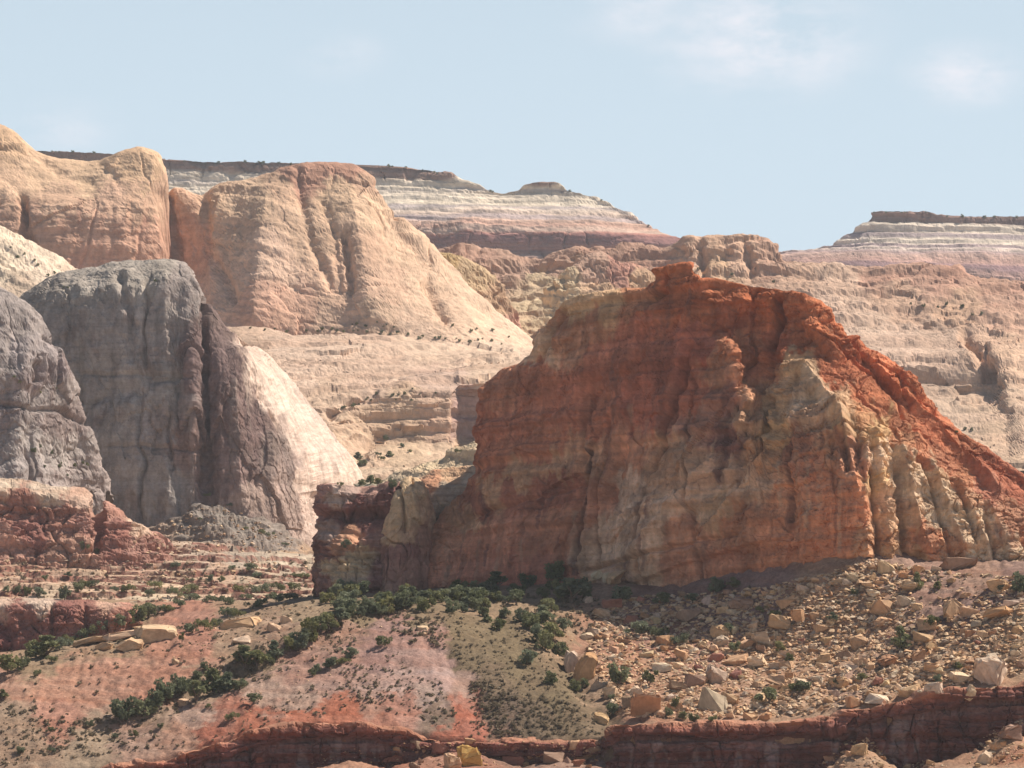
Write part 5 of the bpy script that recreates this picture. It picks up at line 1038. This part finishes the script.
OUTCROP = [
    (95, 641, 44, 8, 'cream', 'flat', -.18, 'low thin cream slab at the left end of the outcrop'),
    (135, 633, 66, 9, 'cream', 'flat', -.16, 'long thin cream slab along the top of the outcrop'),
    (156, 633, 46, 20, 'cream', 'blocky', -.05, 'largest cream block of the outcrop above the pink slope'),
    (130, 643, 28, 14, 'tan', 'blocky', .05, 'tan block under the long thin slab of the outcrop'),
    (105, 646, 18, 9, 'tan', 'blocky', 0, 'small tan block at the lower left of the outcrop'),
    (241, 622, 44, 12, 'tan', 'flat', -.2, 'overhanging tan slab with a dark underside above the gully'),
    (273, 627, 15, 13, 'cream', 'blocky', 0, 'cream boulder right of the overhanging slab'),
    (286, 620, 13, 10, 'cream', 'blocky', .2, 'smaller cream boulder at the end of the boulder row'),
    (241, 641, 20, 9, 'pale', 'wedge shaped', -.25, 'pale wedge of rock below the overhanging slab'),
    (176, 662, 9, 9, 'cream', 'blocky', 0, 'small cream rock at the head of the shrub gully'),
    (183, 702, 12, 9, 'cream', 'blocky', 0, 'cream rock among the junipers of the gully'),
    (423, 628, 12, 5, 'cream', 'flat', 0, 'thin cream slab on the crest of the pink and green hill'),
    (424, 634, 7, 5, 'cream', 'blocky', 0, 'small cream block below the thin slab on the hill crest'),
]
LANDMARKS = []
for px, py, w, h, c, sh, t, lab, lm in NAMED:
    put_boulder(px, py, w, h, c, sh, t, lab)
    if lm: LANDMARKS.append((px, py, lm))
for px, py, w, h, c, sh, t, lab in OUTCROP:
    put_boulder(px, py, w, h, c, sh, t, lab, sink=.3)
NAMED_SET = {t[0].name for t in THINGS}
LANDMARKS += [(156, 633, 'the largest cream outcrop block'), (241, 622, 'the overhanging tan slab'), (423, 628, 'the thin cream hill crest slab')]

def inside(px, py, poly):
    c = False
    for (x0, y0), (x1, y1) in zip(poly, poly[1:] + poly[:1]):
        if (y0 > py) != (y1 > py) and px < (x1 - x0) * (py - y0) / (y1 - y0) + x0: c = not c
    return c
TALUS = [(585, 640), (600, 606), (640, 596), (700, 594), (770, 586), (830, 572), (872, 558), (905, 566), (960, 574), (1023, 578), (1023, 674), (960, 686), (900, 696), (850, 706), (800, 716), (720, 719), (640, 718), (618, 715), (600, 690)]
BARE = [(915, 578), (985, 577), (1010, 580), (960, 612), (930, 622), (905, 590)]
CONES = [[(820, 767), (845, 742), (870, 738), (895, 767)], [(965, 767), (985, 735), (1023, 718), (1023, 767)], [(395, 744), (440, 740), (600, 742), (600, 767), (395, 767)], [(905, 767), (925, 760), (950, 767)]]
def rand_in(poly, rnd):
    xs = [p[0] for p in poly]; ys = [p[1] for p in poly]
    while True:
        x, y = rnd.uniform(min(xs), max(xs)), rnd.uniform(min(ys), max(ys))
        if inside(x, y, poly): return x, y
taken = [(a[0], a[1], max(a[2], a[3]) * .5) for a in NAMED]
def free(x, y, r):
    return all((x - a) ** 2 + ((y - b) * 1.3) ** 2 > ((r + c) * .62) ** 2 for a, b, c in taken)
n = 0
tries = 0
while n < 209 and tries < 9000:
    tries += 1
    x, y = rand_in(TALUS, _r)
    big_ = _r.random()
    w = 9 + 13 * big_ ** 2.4
    if inside(x, y, BARE) and _r.random() < .85: continue
    if not free(x, y, w * .5): continue
    taken.append((x, y, w * .5))
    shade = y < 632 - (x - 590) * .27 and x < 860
    c = _r.choices(['cream', 'tan', 'orange', 'grey', 'pale', 'reddish', 'brown'], [6, 7, 2, 2.5, 2.5, .7, 1] if not shade else [1, 3, 2, 2, .5, 3, 4])[0]  # darker colours within the butte's shadow: shade put into the boulder colour
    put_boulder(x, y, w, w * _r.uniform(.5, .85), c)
    n += 1
for poly, cnt, cols in ((CONES[0], 8, ['tan', 'cream', 'orange']), (CONES[1], 11, ['tan', 'orange', 'cream', 'reddish']), (CONES[2], 18, ['reddish', 'brown', 'tan', 'orange']), (CONES[3], 2, ['tan'])):
    k = tries = 0
    while k < cnt and tries < 500:
        tries += 1
        x, y = rand_in(poly, _r); w = 6 + 10 * _r.random() ** 2
        if not free(x, y, w * .5): continue
        taken.append((x, y, w * .5)); k += 1
        put_boulder(x, y, w, w * _r.uniform(.6, .9), _r.choice(cols))

# small broken stone nobody could count
def rubble(name, label, regions, seed, cols):
    rnd = random.Random(seed); rg = np.random.default_rng(seed)
    base = []
    for _ in range(10):
        bm = bmesh.new()
        for i in range(9):
            v = Vector((rnd.gauss(0, 1), rnd.gauss(0, 1), rnd.gauss(0, .8))).normalized()
            bm.verts.new((v.x, v.y * .9, v.z * .65))
        r = bmesh.ops.convex_hull(bm, input=bm.verts)
        bmesh.ops.delete(bm, geom=[g for g in r['geom_interior'] if isinstance(g, bmesh.types.BMVert)], context='VERTS')
        bmesh.ops.triangulate(bm, faces=bm.faces)
        bm.verts.index_update()
        base.append((np.array([v.co[:] for v in bm.verts]), np.array([[v.index for v in f.verts] for f in bm.faces])))
        bm.free()
    VV, TT, CC, off = [], [], [], 0
    for poly, cnt, smin, smax, flag in regions:
        for _ in range(cnt):
            x, y = rand_in(poly, rnd)
            if flag and inside(x, y, BARE) and rnd.random() < .9: continue
            loc, nrm, ob = hit(x, y)
            if loc is None or loc.y > 1900: continue
            s = (smin + (smax - smin) * rnd.random() ** 2.5) * .5 * loc.y / F
            v, t = base[rnd.randrange(10)]
            a = rnd.uniform(0, 6.28); ca, sa = math.cos(a), math.sin(a)
            w = v * np.array([1, 1, rnd.uniform(.6, 1.2)]) * s
            w = np.stack([w[:, 0] * ca - w[:, 1] * sa, w[:, 0] * sa + w[:, 1] * ca, w[:, 2]], 1) + np.array(loc) + np.array([0, 0, .12 * s])
            VV.append(w); TT.append(t + off); off += len(w)
            c = np.array(CNAME[rnd.choice(cols)]) * rnd.uniform(.8, 1.15)
            CC.append(np.tile(c, (len(w), 1)))
    me = mesh_np(name, np.concatenate(VV), np.concatenate(TT), M_SOIL, np.clip(np.concatenate(CC), 0, .8), smooth_=False, tris=True)
    tag(link(name, me), label, 'rubble', kind='stuff')
rubble('rubble', 'small broken cream and tan stones strewn over the rubble slopes', [(TALUS, 7000, 2.0, 5.5, True), (TALUS, 4300, 5, 10, True), (CONES[0], 160, 2, 6, 0), (CONES[1], 220, 2, 6, 0), (CONES[3], 60, 2, 5, 0)], 5, ['cream', 'cream', 'cream', 'tan', 'tan', 'tan', 'orange', 'pale', 'grey'])
FAN = [(150, 528), (200, 504), (225, 506), (270, 526), (310, 552), (120, 556)]
LEDGE = [(0, 556), (120, 560), (200, 556), (310, 560), (312, 598), (0, 598)]
rubble('rubble', 'grey broken stone on the fan under the grey dome and tan stones on the ledges', [(FAN, 420, 1.5, 6, 0), (LEDGE, 700, 1.5, 6.5, 0)], 8, ['brown', 'grey', 'tan', 'brown', 'cream'])
rubble('rubble', 'small reddish stones below the left part of the rim cliff', [(CONES[2], 260, 2, 7, 0), ([(300, 767), (330, 748), (370, 750), (400, 767)], 60, 1.5, 4, 0)], 6, ['reddish', 'brown', 'tan', 'orange'])
rubble('rubble', 'scattered small stones on the hills and gullies at left', [([(60, 655), (250, 605), (400, 598), (420, 630), (300, 660), (180, 660)], 420, 1.2, 4.5, 0), ([(560, 610), (620, 600), (600, 640), (570, 690), (520, 640)], 90, 1.5, 5, 0), ([(0, 725), (160, 712), (300, 655), (360, 660), (200, 745), (0, 767)], 380, 1, 3.2, 0)], 7, ['cream', 'tan', 'tan', 'orange', 'brown'])
# ------------------------------------------------------------------ junipers and shrubs
def leaf_material(name, c1, c2):
    m = bpy.data.materials.new(name); m.use_nodes = True
    nt = m.node_tree; N, L = nt.nodes, nt.links
    b = N['Principled BSDF']; b.inputs['Roughness'].default_value = 0.7
    b.inputs['Specular IOR Level'].default_value = 0.2
    oi = N.new('ShaderNodeObjectInfo'); ge = N.new('ShaderNodeNewGeometry')
    mx = N.new('ShaderNodeMix'); mx.data_type = 'RGBA'
    mx.inputs['A'].default_value = (*c1, 1); mx.inputs['B'].default_value = (*c2, 1)
    hs = N.new('ShaderNodeHueSaturation')                           # some plants are greyer or yellower than others
    rh = N.new('ShaderNodeMath'); rh.operation = 'MULTIPLY'; rh.inputs[1].default_value = 7.31
    rf = N.new('ShaderNodeMath'); rf.operation = 'FRACT'
    L.new(oi.outputs['Random'], rh.inputs[0]); L.new(rh.outputs[0], rf.inputs[0])
    m4 = N.new('ShaderNodeMapRange'); m4.inputs['To Min'].default_value = 0.462; m4.inputs['To Max'].default_value = 0.52
    L.new(rf.outputs[0], m4.inputs['Value']); L.new(m4.outputs['Result'], hs.inputs['Hue'])
    m5 = N.new('ShaderNodeMapRange'); m5.inputs['To Min'].default_value = 1.05; m5.inputs['To Max'].default_value = 0.6
    L.new(rf.outputs[0], m5.inputs['Value']); L.new(m5.outputs['Result'], hs.inputs['Saturation'])
    L.new(mx.outputs['Result'], hs.inputs['Color'])
    ad = N.new('ShaderNodeMath'); ad.operation = 'MULTIPLY_ADD'; ad.inputs[1].default_value = 0.55
    m2 = N.new('ShaderNodeMath'); m2.operation = 'MULTIPLY'; m2.inputs[1].default_value = 0.45
    L.new(ge.outputs['Random Per Island'], m2.inputs[0])
    L.new(oi.outputs['Random'], ad.inputs[0]); L.new(m2.outputs[0], ad.inputs[2])
    L.new(ad.outputs[0], mx.inputs['Factor']); L.new(hs.outputs['Color'], b.inputs['Base Color'])
    tr = N.new('ShaderNodeBsdfTranslucent'); ms = N.new('ShaderNodeMixShader'); ms.inputs['Fac'].default_value = 0.35
    L.new(hs.outputs['Color'], tr.inputs['Color'])
    L.new(b.outputs['BSDF'], ms.inputs[1]); L.new(tr.outputs['BSDF'], ms.inputs[2])
    L.new(ms.outputs['Shader'], N['Material Output'].inputs['Surface'])
    return m
M_LEAF = leaf_material('juniper_foliage', (.08, .108, .045), (.27, .285, .125))
M_SAGE = leaf_material('scrub_foliage', (.14, .125, .075), (.25, .215, .13))
M_BARK = bpy.data.materials.new('juniper_bark'); M_BARK.use_nodes = True
M_BARK.node_tree.nodes['Principled BSDF'].inputs['Base Color'].default_value = (.14, .10, .075, 1)
M_BARK.node_tree.nodes['Principled BSDF'].inputs['Roughness'].default_value = 0.95

def leaves(centres, n_each, leaf, rg):
    """many small leaf sprays spread over a set of clump spheres"""
    VV = []
    for c, r in centres:
        d = rg.normal(size=(n_each, 3)); d /= np.linalg.norm(d, axis=1, keepdims=True)
        p = np.array(c) + d * r * rg.uniform(.55, 1.08, (n_each, 1)) * np.array([1, 1, .85])
        a = rg.normal(size=(n_each, 3)) + d * .8; a /= np.linalg.norm(a, axis=1, keepdims=True)
        b = np.cross(a, rg.normal(size=(n_each, 3))); b /= np.linalg.norm(b, axis=1, keepdims=True)
        s = leaf * rg.uniform(.6, 1.3, (n_each, 1))
        VV.append(np.stack([p - b * s * .5, p + a * s * .15 + b * s * .1 - a * s, p + b * s * .5, p + a * s], 1).reshape(-1, 3))
    V = np.concatenate(VV)
    V[:, 2] = np.maximum(V[:, 2], 0.01)
    return V, np.arange(len(V)).reshape(-1, 4)

def crown_mesh(kind, rg):
    """unit crown: about one high, its foot at z = 0"""
    cs = []
    if kind == 'round':
        k = rg.integers(8, 12)
        for i in range(k):
            a = rg.uniform(0, 6.28); rr = rg.uniform(.1, .42)
            z = rg.uniform(.22, .78)
            rr *= 1.1 - abs(z - .4)
            cs.append(((rr * math.cos(a), rr * math.sin(a), z), rg.uniform(.15, .25)))
    elif kind == 'wide':
        for i in range(rg.integers(9, 14)):
            a = rg.uniform(0, 6.28); rr = rg.uniform(.15, .75)
            cs.append(((rr * math.cos(a), rr * math.sin(a), rg.uniform(.2, .72) * (1.1 - .4 * rr)), rg.uniform(.18, .28)))
    elif kind == 'pointed':
        for i in range(rg.integers(9, 12)):
            z = rg.uniform(.12, .88); rr = .3 * (1 - z) * rg.uniform(.4, 1.2); a = rg.uniform(0, 6.28)
            cs.append(((rr * math.cos(a), rr * math.sin(a), z), .22 * (1.05 - z) + .05))
    else:                                                            # open: trunk shows
        for i in range(rg.integers(6, 9)):
            a = rg.uniform(0, 6.28); rr = rg.uniform(.1, .45)
            cs.append(((rr * math.cos(a), rr * math.sin(a), rg.uniform(.5, .84)), rg.uniform(.13, .2)))
    V, Q = leaves(cs, 70, .085, rg)
    return mesh_np('crown', V, Q, M_LEAF, smooth_=False)

def trunk_mesh(kind, rg):
    bm = bmesh.new()
    def limb(p0, p1, r0, r1):
        p0, p1 = Vector(p0), Vector(p1); ax = (p1 - p0).normalized(); u = ax.orthogonal().normalized(); w = ax.cross(u)
        rings = []
        for p, r in ((p0, r0), ((p0 + p1) * .5 + Vector(rg.normal(size=3)) * .015, (r0 + r1) * .5), (p1, r1)):
            rings.append([bm.verts.new(p + (u * math.cos(t) + w * math.sin(t)) * r) for t in (0, 1.047, 2.094, 3.1416, 4.189, 5.236)])
        for A, B in zip(rings[:-1], rings[1:]):
            for i in range(6): bm.faces.new((A[i], A[(i + 1) % 6], B[(i + 1) % 6], B[i]))
    t = .5
    limb((0, 0, -.06), (.02, 0, t * .5), .05, .035)
    for i in range(4):
        a = i * 1.57 + rg.uniform(-.4, .4)
        limb((.02, 0, t * rg.uniform(.25, .5)), (.28 * math.cos(a), .28 * math.sin(a), t + rg.uniform(0, .2)), .028, .01)
    me = bpy.data.meshes.new('trunk'); bm.to_mesh(me); bm.free(); me.materials.append(M_BARK)
    return me
_g = np.random.default_rng(21)
CROWNS = {k: [(crown_mesh(k, _g), trunk_mesh(k, _g)) for _ in range(n_)] for k, n_ in (('round', 6), ('wide', 5), ('pointed', 3), ('open', 2))}

def put_tree(px, py, h, w=None, kind=None, rnd=_r):
    if h > 7: h, w = h * 1.14, (w * 1.12 if w else None)
    loc, nrm, ob = hit(px, py)
    if loc is None: return
    s = loc.y / F
    if kind is None: kind = 'wide' if w and w > 1.35 * h else rnd.choices(['round', 'pointed'], [5, 1])[0]
    cr, tr = rnd.choice(CROWNS[kind])
    nat = {'round': 1.05, 'wide': 1.75, 'pointed': .62, 'open': .95}[kind]
    w = w or h * nat * rnd.uniform(.9, 1.15)
    sc = (w * s / nat, w * s / nat, h * s)
    rz = rnd.uniform(0, 6.28)
    tree = h >= 9
    nm = 'juniper_tree' if tree else 'desert_shrub'
    if tree:
        o = bpy.data.objects.new(nm, None); COL.objects.link(o)
        a = link('crown', cr, o); b = link('trunk', tr, o)
    else:
        o = link(nm, cr)
    o.location = loc - Vector((0, 0, .04 * h * s)); o.rotation_euler = (0, 0, rz); o.scale = sc
    o['category'] = 'juniper' if tree else 'shrub'
    THINGS.append((o, px, py - h * .5, h, w, None, kind, 'juniper' if tree else 'shrub'))

TREES = [  # picture column, row of its foot, height, width
    (620, 685, 23, 23), (649, 688, 17, 15, 'open'), (769, 704, 17, 22), (612, 716, 14, 15), (637, 634, 15, 30), (660, 636, 12, 18), (620, 601, 18, 22), (663, 606, 14, 18),
    (556, 584, 24, 22), (527, 588, 15, 18), (497, 590, 18, 20), (571, 603, 24, 30), (548, 614, 16, 18), (560, 600, 20, 18), (582, 590, 13, 14),
    (545, 650, 20, 18), (537, 643, 20, 16), (527, 664, 17, 21), (550, 684, 13, 14), (574, 691, 12, 13), (561, 656, 17, 16), (553, 640, 18, 20), (530, 628, 16, 18), (520, 622, 14, 14), (498, 630, 14, 15), (516, 605, 16, 18), (541, 622, 17, 20), (564, 632, 14, 14), (505, 618, 11, 12), (484, 616, 9, 11), (487, 622, 9, 9),
    (918, 589, 17, 10, 'pointed'), (931, 627, 14, 16), (900, 650, 24, 17, 'pointed'), (937, 589, 8, 9), (1019, 592, 20, 18), (1000, 592, 8, 10), (862, 682, 9, 10), (789, 662, 9, 9), (803, 692, 12, 16), (795, 692, 10, 12), (835, 686, 10, 11), (780, 652, 11, 11), (716, 592, 15, 18), (733, 587, 10, 12), (692, 603, 10, 12), (735, 652, 11, 12), (680, 643, 13, 20), (728, 634, 11, 15), (775, 618, 9, 12), (762, 612, 8, 12), (675, 708, 12, 10), (694, 722, 9, 11), (712, 722, 8, 12), (683, 720, 9, 10), (668, 716, 9, 9), (958, 668, 8, 9), (938, 684, 10, 10), (855, 596, 8, 8), (832, 620, 8, 9),
    (612, 700, 7, 8), (585, 688, 10, 10), (592, 672, 13, 10),
    (124, 722, 26, 26), (142, 716, 20, 24), (154, 708, 22, 24), (166, 702, 24, 22), (178, 694, 20, 18), (196, 703, 22, 18), (184, 690, 14, 14), (213, 694, 26, 22), (227, 690, 18, 20), (240, 690, 14, 20), (244, 668, 22, 24), (257, 668, 18, 22), (268, 664, 14, 20), (275, 656, 16, 14), (298, 650, 22, 22), (308, 642, 24, 20), (318, 634, 18, 18), (329, 630, 18, 18), (340, 624, 16, 20), (348, 616, 12, 16), (290, 652, 16, 14), (197, 682, 12, 12), (205, 670, 10, 10), (232, 720, 10, 14), (254, 704, 11, 14), (209, 708, 6, 9), (330, 668, 12, 16), (342, 664, 8, 16), (318, 672, 10, 8), (351, 658, 11, 15), (385, 646, 12, 18), (312, 676, 9, 8), (90, 726, 7, 9), (50, 732, 7, 12), (20, 754, 8, 9), (52, 752, 7, 10), (115, 738, 6, 8), (3, 698, 9, 10), (160, 728, 6, 8), (135, 738, 8, 8),
    (8, 674, 20, 24), (24, 670, 16, 22), (36, 658, 18, 24), (48, 656, 20, 26), (60, 650, 16, 22), (70, 644, 12, 20), (80, 640, 12, 18), (92, 634, 12, 20), (105, 630, 12, 18), (118, 626, 12, 16), (128, 624, 14, 16), (138, 622, 20, 20), (148, 618, 16, 18), (158, 614, 12, 18), (168, 612, 9, 16), (180, 607, 10, 16), (52, 662, 8, 14), (38, 676, 8, 12), (205, 630, 14, 22), (192, 632, 10, 16), (216, 626, 9, 12), (228, 618, 14, 22), (238, 616, 9, 14), (140, 644, 9, 18), (171, 637, 8, 12), (182, 644, 11, 6, 'open'), (253, 609, 9, 16), (262, 606, 10, 18), (276, 602, 12, 20), (290, 600, 10, 18), (246, 600, 8, 14), (225, 604, 10, 20), (205, 602, 9, 22), (190, 600, 8, 16),
    (6, 592, 7, 9), (17, 594, 9, 9), (27, 596, 10, 9), (40, 596, 9, 12), (65, 600, 15, 12), (78, 592, 10, 11), (85, 588, 10, 14), (95, 586, 8, 12), (127, 592, 10, 16), (115, 591, 7, 10), (155, 588, 9, 20), (178, 596, 12, 20), (150, 596, 9, 14), (192, 590, 8, 14), (176, 568, 8, 12), (190, 582, 6, 9), (85, 552, 11, 10), (98, 554, 7, 8), (68, 578, 7, 9), (45, 580, 6, 8), (210, 582, 8, 8), (222, 582, 7, 8), (296, 578, 7, 16), (305, 577, 6, 14), (250, 572, 9, 12), (258, 578, 8, 14), (262, 592, 12, 18), (240, 592, 9, 14), (278, 590, 10, 14), (295, 590, 9, 14), (232, 570, 7, 12),
    (392, 488, 10, 9), (378, 486, 8, 8), (370, 484, 9, 10), (362, 485, 7, 9), (340, 486, 6, 9), (347, 572 - 24, 9, 10), (458, 452, 5, 9), (262, 534, 7, 10), (230, 506, 5, 8), (245, 530, 5, 7), (208, 496, 5, 9), (155, 282, 3, 4), (270, 536, 6, 14), (200, 520, 4, 6), (285, 545, 4, 8),
    (361, 466, 8, 10), (358, 458, 7, 8), (382, 460, 6, 9), (390, 456, 6, 8), (402, 447, 5, 6), (386, 440, 7, 7), (378, 455, 5, 8), (410, 452, 4, 6)]
for t in TREES:
    put_tree(*t)
# the belt along the foot of the shaded face
_b = random.Random(8)
for i in range(54):
    x = _b.uniform(322, 492)
    put_tree(x, 604 + _b.uniform(-9, 13) - (4 if x > 440 else 0), _b.uniform(9, 18), None, 'round', _b)
for i in range(10):
    put_tree(_b.uniform(490, 590), _b.uniform(588, 602), _b.uniform(8, 13), None, 'round', _b)
# dark dots of brush on the slickrock far behind, and along the mesa tops
for (x0, y0, x1, y1, cnt, a, b, j) in ((318, 331, 505, 343, 24, 2, 4.2, 2.5), (345, 322, 400, 330, 8, 1.8, 3.4, 4), (335, 412, 378, 396, 10, 2.2, 4, 2.5), (388, 398, 415, 390, 5, 2.2, 3.8, 2), (395, 402, 440, 394, 5, 2, 3, 3), (245, 330, 320, 332, 7, 2, 3.4, 2), (440, 325, 520, 338, 5, 2.5, 4, 3),
                                       (905, 300, 990, 318, 7, 3, 5, 4), (955, 434, 975, 430, 3, 3, 5, 2), (650, 270, 780, 280, 4, 2.5, 4, 5), (10, 250, 70, 290, 9, 2, 4, 8), (0, 366, 70, 400, 4, 3, 5, 10), (30, 452, 90, 476, 10, 3, 5.5, 10)):
    for i in range(cnt):
        t = (i + _b.uniform(.1, .9)) / cnt
        put_tree(x0 + (x1 - x0) * t + _b.uniform(-2, 2), y0 + (y1 - y0) * t + _b.uniform(-j, j), _b.uniform(a, b), None, 'round', _b)
for x in [x_ + _b.uniform(-9, 9) for x_ in [48, 52, 55, 66, 75, 88, 100, 172, 183, 196, 205, 214, 222, 228, 240, 251, 262, 268, 275, 282, 380, 388, 396, 404, 412, 420, 428, 436, 486, 494, 505, 575, 598, 655, 880, 893, 905, 914, 922, 940, 956, 972, 985, 1001, 1015]]:
    for y in range(120, 262):                     # first row where the mesa is met
        loc, nrm, ob = hit(x, y)
        if loc is not None and ob.name.startswith('mesa'):
            put_tree(x, y + 1.2, _b.uniform(1.8, 3.8), None, 'round', _b); break
        if loc is not None: break

# low grey scrub that covers the slopes
def scrub(name, label, regions, seed, mat):
    rnd = random.Random(seed); rg = np.random.default_rng(seed)
    VV = []
    for poly, cnt, smin, smax in regions:
        for _ in range(cnt):
            x, y = rand_in(poly, rnd)
            loc, nrm, ob = hit(x, y)
            if loc is None or not ob.name.startswith(('ground', 'rock_ledges', 'talus')): continue
            s = (smin + (smax * 1.6 - smin) * rnd.random() ** 2.6) * loc.y / F
            V, Q = leaves([((0, 0, .25), .5), ((rnd.uniform(-.3, .3), rnd.uniform(-.3, .3), .2), .4)], 9, .42, rg)
            VV.append(V * s + np.array(loc))
    V = np.concatenate(VV)
    tag(link(name, mesh_np(name, V, np.arange(len(V)).reshape(-1, 4), mat, smooth_=False)), label, 'scrub', kind='stuff')
HILL = [(430, 612), (520, 622), (560, 650), (590, 690), (605, 735), (470, 738), (470, 690), (450, 650)]
scrub('scrub', 'low grey green scrub over the hills and gullies', [
    (HILL, 800, 1.1, 2.5), ([(470, 680), (560, 700), (600, 735), (480, 738)], 420, 1.4, 3.2), ([(380, 615), (430, 608), (450, 650), (400, 640)], 120, 2, 4),
    ([(0, 650), (130, 630), (300, 600), (420, 600), (400, 615), (250, 650), (100, 655), (0, 672)], 300, 1.5, 3.4),
    ([(60, 735), (230, 655), (330, 615), (390, 610), (350, 650), (200, 705), (90, 745)], 360, 1.5, 3.4), ([(0, 700), (100, 720), (160, 735), (200, 745), (0, 767)], 300, 1.4, 3.2), ([(200, 745), (320, 680), (400, 650), (420, 690), (380, 705)], 180, 1.2, 2.6),
    ([(340, 660), (440, 680), (470, 735), (400, 715), (330, 700)], 200, 1.4, 3.0), ([(0, 690), (200, 640), (220, 660), (60, 715)], 30, 1.6, 3.6),
    (TALUS, 300, 1.4, 3.2), ([(0, 560), (320, 560), (320, 600), (0, 604)], 300, 1.3, 3), ([(480, 592), (600, 592), (600, 640), (520, 620)], 160, 2, 4)], 9, M_SAGE)

# ------------------------------------------------------------------ a label of its own for every boulder and plant
LANDMARKS += [(556, 570, 'the dark stain on the shaded face'), (395, 590, 'the foot of the pointed tan fin'), (345, 590, 'the foot of the dark red ledge block'), (470, 590, 'the left end of the butte face'), (530, 660, 'the lone round juniper on the green slope') if False else (500, 690, 'the grey green slope'),
              (65, 625, 'the low red cliff with alcoves'), (20, 690, 'the pink slope'), (60, 525, 'the sandy topped red cliff'), (215, 500, 'the grey rubble fan'), (200, 560, 'the stepped rock ledges'), (280, 580, 'the right end of the stepped ledges'), (100, 580, 'the left part of the stepped ledges'),
              (300, 690, 'the red soil above the rim'), (420, 660, 'the pink badland hill'), (460, 715, 'the red soil cone'), (150, 700, 'the shrub filled gully'), (280, 655, 'the upper end of the shrub filled gully'), (400, 340, 'the foot of the pyramid shaped dome'), (300, 335, 'the rubble under the pyramid shaped dome'), (480, 345, 'the right end of the slickrock bench'),
              (355, 405, 'the diagonal bench ledge'), (410, 420, 'the bench cliff with the shadowed notch'), (375, 465, 'the gully beside the white flank'), (40, 265, 'the white slope'), (40, 460, 'the grey shaded buttress'), (75, 155, 'the cap of the left mesa'), (225, 160, 'the middle of the left mesa cap'), (410, 168, 'the right end of the left mesa cap'), (540, 185, 'the small summit of the left mesa'), (890, 212, 'the left end of the right mesa cap'), (980, 218, 'the right part of the right mesa cap'),
              (940, 310, 'the reddish ridge at right'), (720, 275, 'the cream ridge behind the butte'), (965, 432, 'the low slabs behind the right slope'), (155, 275, 'the top of the large grey dome'), (930, 590, 'the bare mauve soil'), (370, 485, 'the top of the dark red ledge block'), (1015, 580, 'the right edge of the rubble slope'), (640, 590, 'the cream apron')]
cells = {}
for t in THINGS:
    if t[0].name in NAMED_SET: continue
    o, px, py = t[0], t[1], t[2]
    j = min(range(len(LANDMARKS)), key=lambda q: (LANDMARKS[q][0] - px) ** 2 + (1.5 * (LANDMARKS[q][1] - py)) ** 2)
    dx, dy = px - LANDMARKS[j][0], py - LANDMARKS[j][1]
    side = ('right of' if dx > 0 else 'left of') if abs(dx) > 1.2 * abs(dy) else ('below' if dy > 0 else 'above')
    cells.setdefault((j, side, t[7]), []).append((dx * dx + dy * dy, t))
ORD = ['nearest', 'second', 'third', 'fourth', 'fifth', 'sixth', 'seventh', 'eighth', 'ninth', 'tenth', 'eleventh', 'twelfth', 'thirteenth', 'fourteenth', 'fifteenth', 'sixteenth', 'seventeenth', 'eighteenth', 'nineteenth', 'twentieth', 'twenty-first', 'twenty-second', 'twenty-third', 'twenty-fourth', 'twenty-fifth', 'twenty-sixth', 'twenty-seventh', 'twenty-eighth', 'twenty-ninth', 'thirtieth']
for (j, side, kind), lst in cells.items():
    lst.sort(key=lambda q: q[0])
    for i, (_, (o, px, py, h, w, colour, shape, _k)) in enumerate(lst):
        if kind == 'boulder':
            look = f"{'large' if w > 13 else 'small' if w < 8 else 'mid-sized'} {shape} {colour} boulder"
        elif kind == 'juniper':
            look = f"{'tall' if h > 17 else 'low' if h < 12 else 'bushy'} {'spreading' if shape == 'wide' else 'pointed' if shape == 'pointed' else 'rounded'} juniper"
        else:
            look = f"{'tiny' if h < 5 else 'small'} dark shrub"
        where = f"{side} {LANDMARKS[j][2]}"
        if len(lst) == 1: lab = f"{look} {where}"
        elif i == 0: lab = f"{look}, nearest one {where}"
        else: lab = f"{look}, {ORD[min(i, 29)]} out {where}"
        o['label'] = lab
        o['group'] = {'boulder': 'boulders fallen on the slopes', 'juniper': 'junipers on the slopes', 'shrub': 'dark shrubs dotting rock and slopes'}[kind]

# ------------------------------------------------------------------ the air: fades the far mesas
hz = bpy.data.meshes.new('haze')
x0, x1, y0, y1, z0, z1 = -9600, 9600, -600, 12600, -60, 600
hz.from_pydata([(x, y, z) for x in (x0, x1) for y in (y0, y1) for z in (z0, z1)], [],
               [(0, 1, 3, 2), (4, 6, 7, 5), (0, 4, 5, 1), (2, 3, 7, 6), (0, 2, 6, 4), (1, 5, 7, 3)])
mh = bpy.data.materials.new('haze')
mh.use_nodes = True
for n in list(mh.node_tree.nodes):
    if n.type != 'OUTPUT_MATERIAL': mh.node_tree.nodes.remove(n)
pv = mh.node_tree.nodes.new('ShaderNodeVolumePrincipled')
pv.inputs['Color'].default_value = (0.80, 0.86, 0.95, 1)
pv.inputs['Density'].default_value = HAZE_DENSITY
pv.inputs['Anisotropy'].default_value = 0.1
mh.node_tree.links.new(pv.outputs['Volume'], mh.node_tree.nodes['Material Output'].inputs['Volume'])
hz.materials.append(mh)
tag(link('haze', hz), 'thin pale bluish air in front of the far mesas', 'haze', kind='stuff')
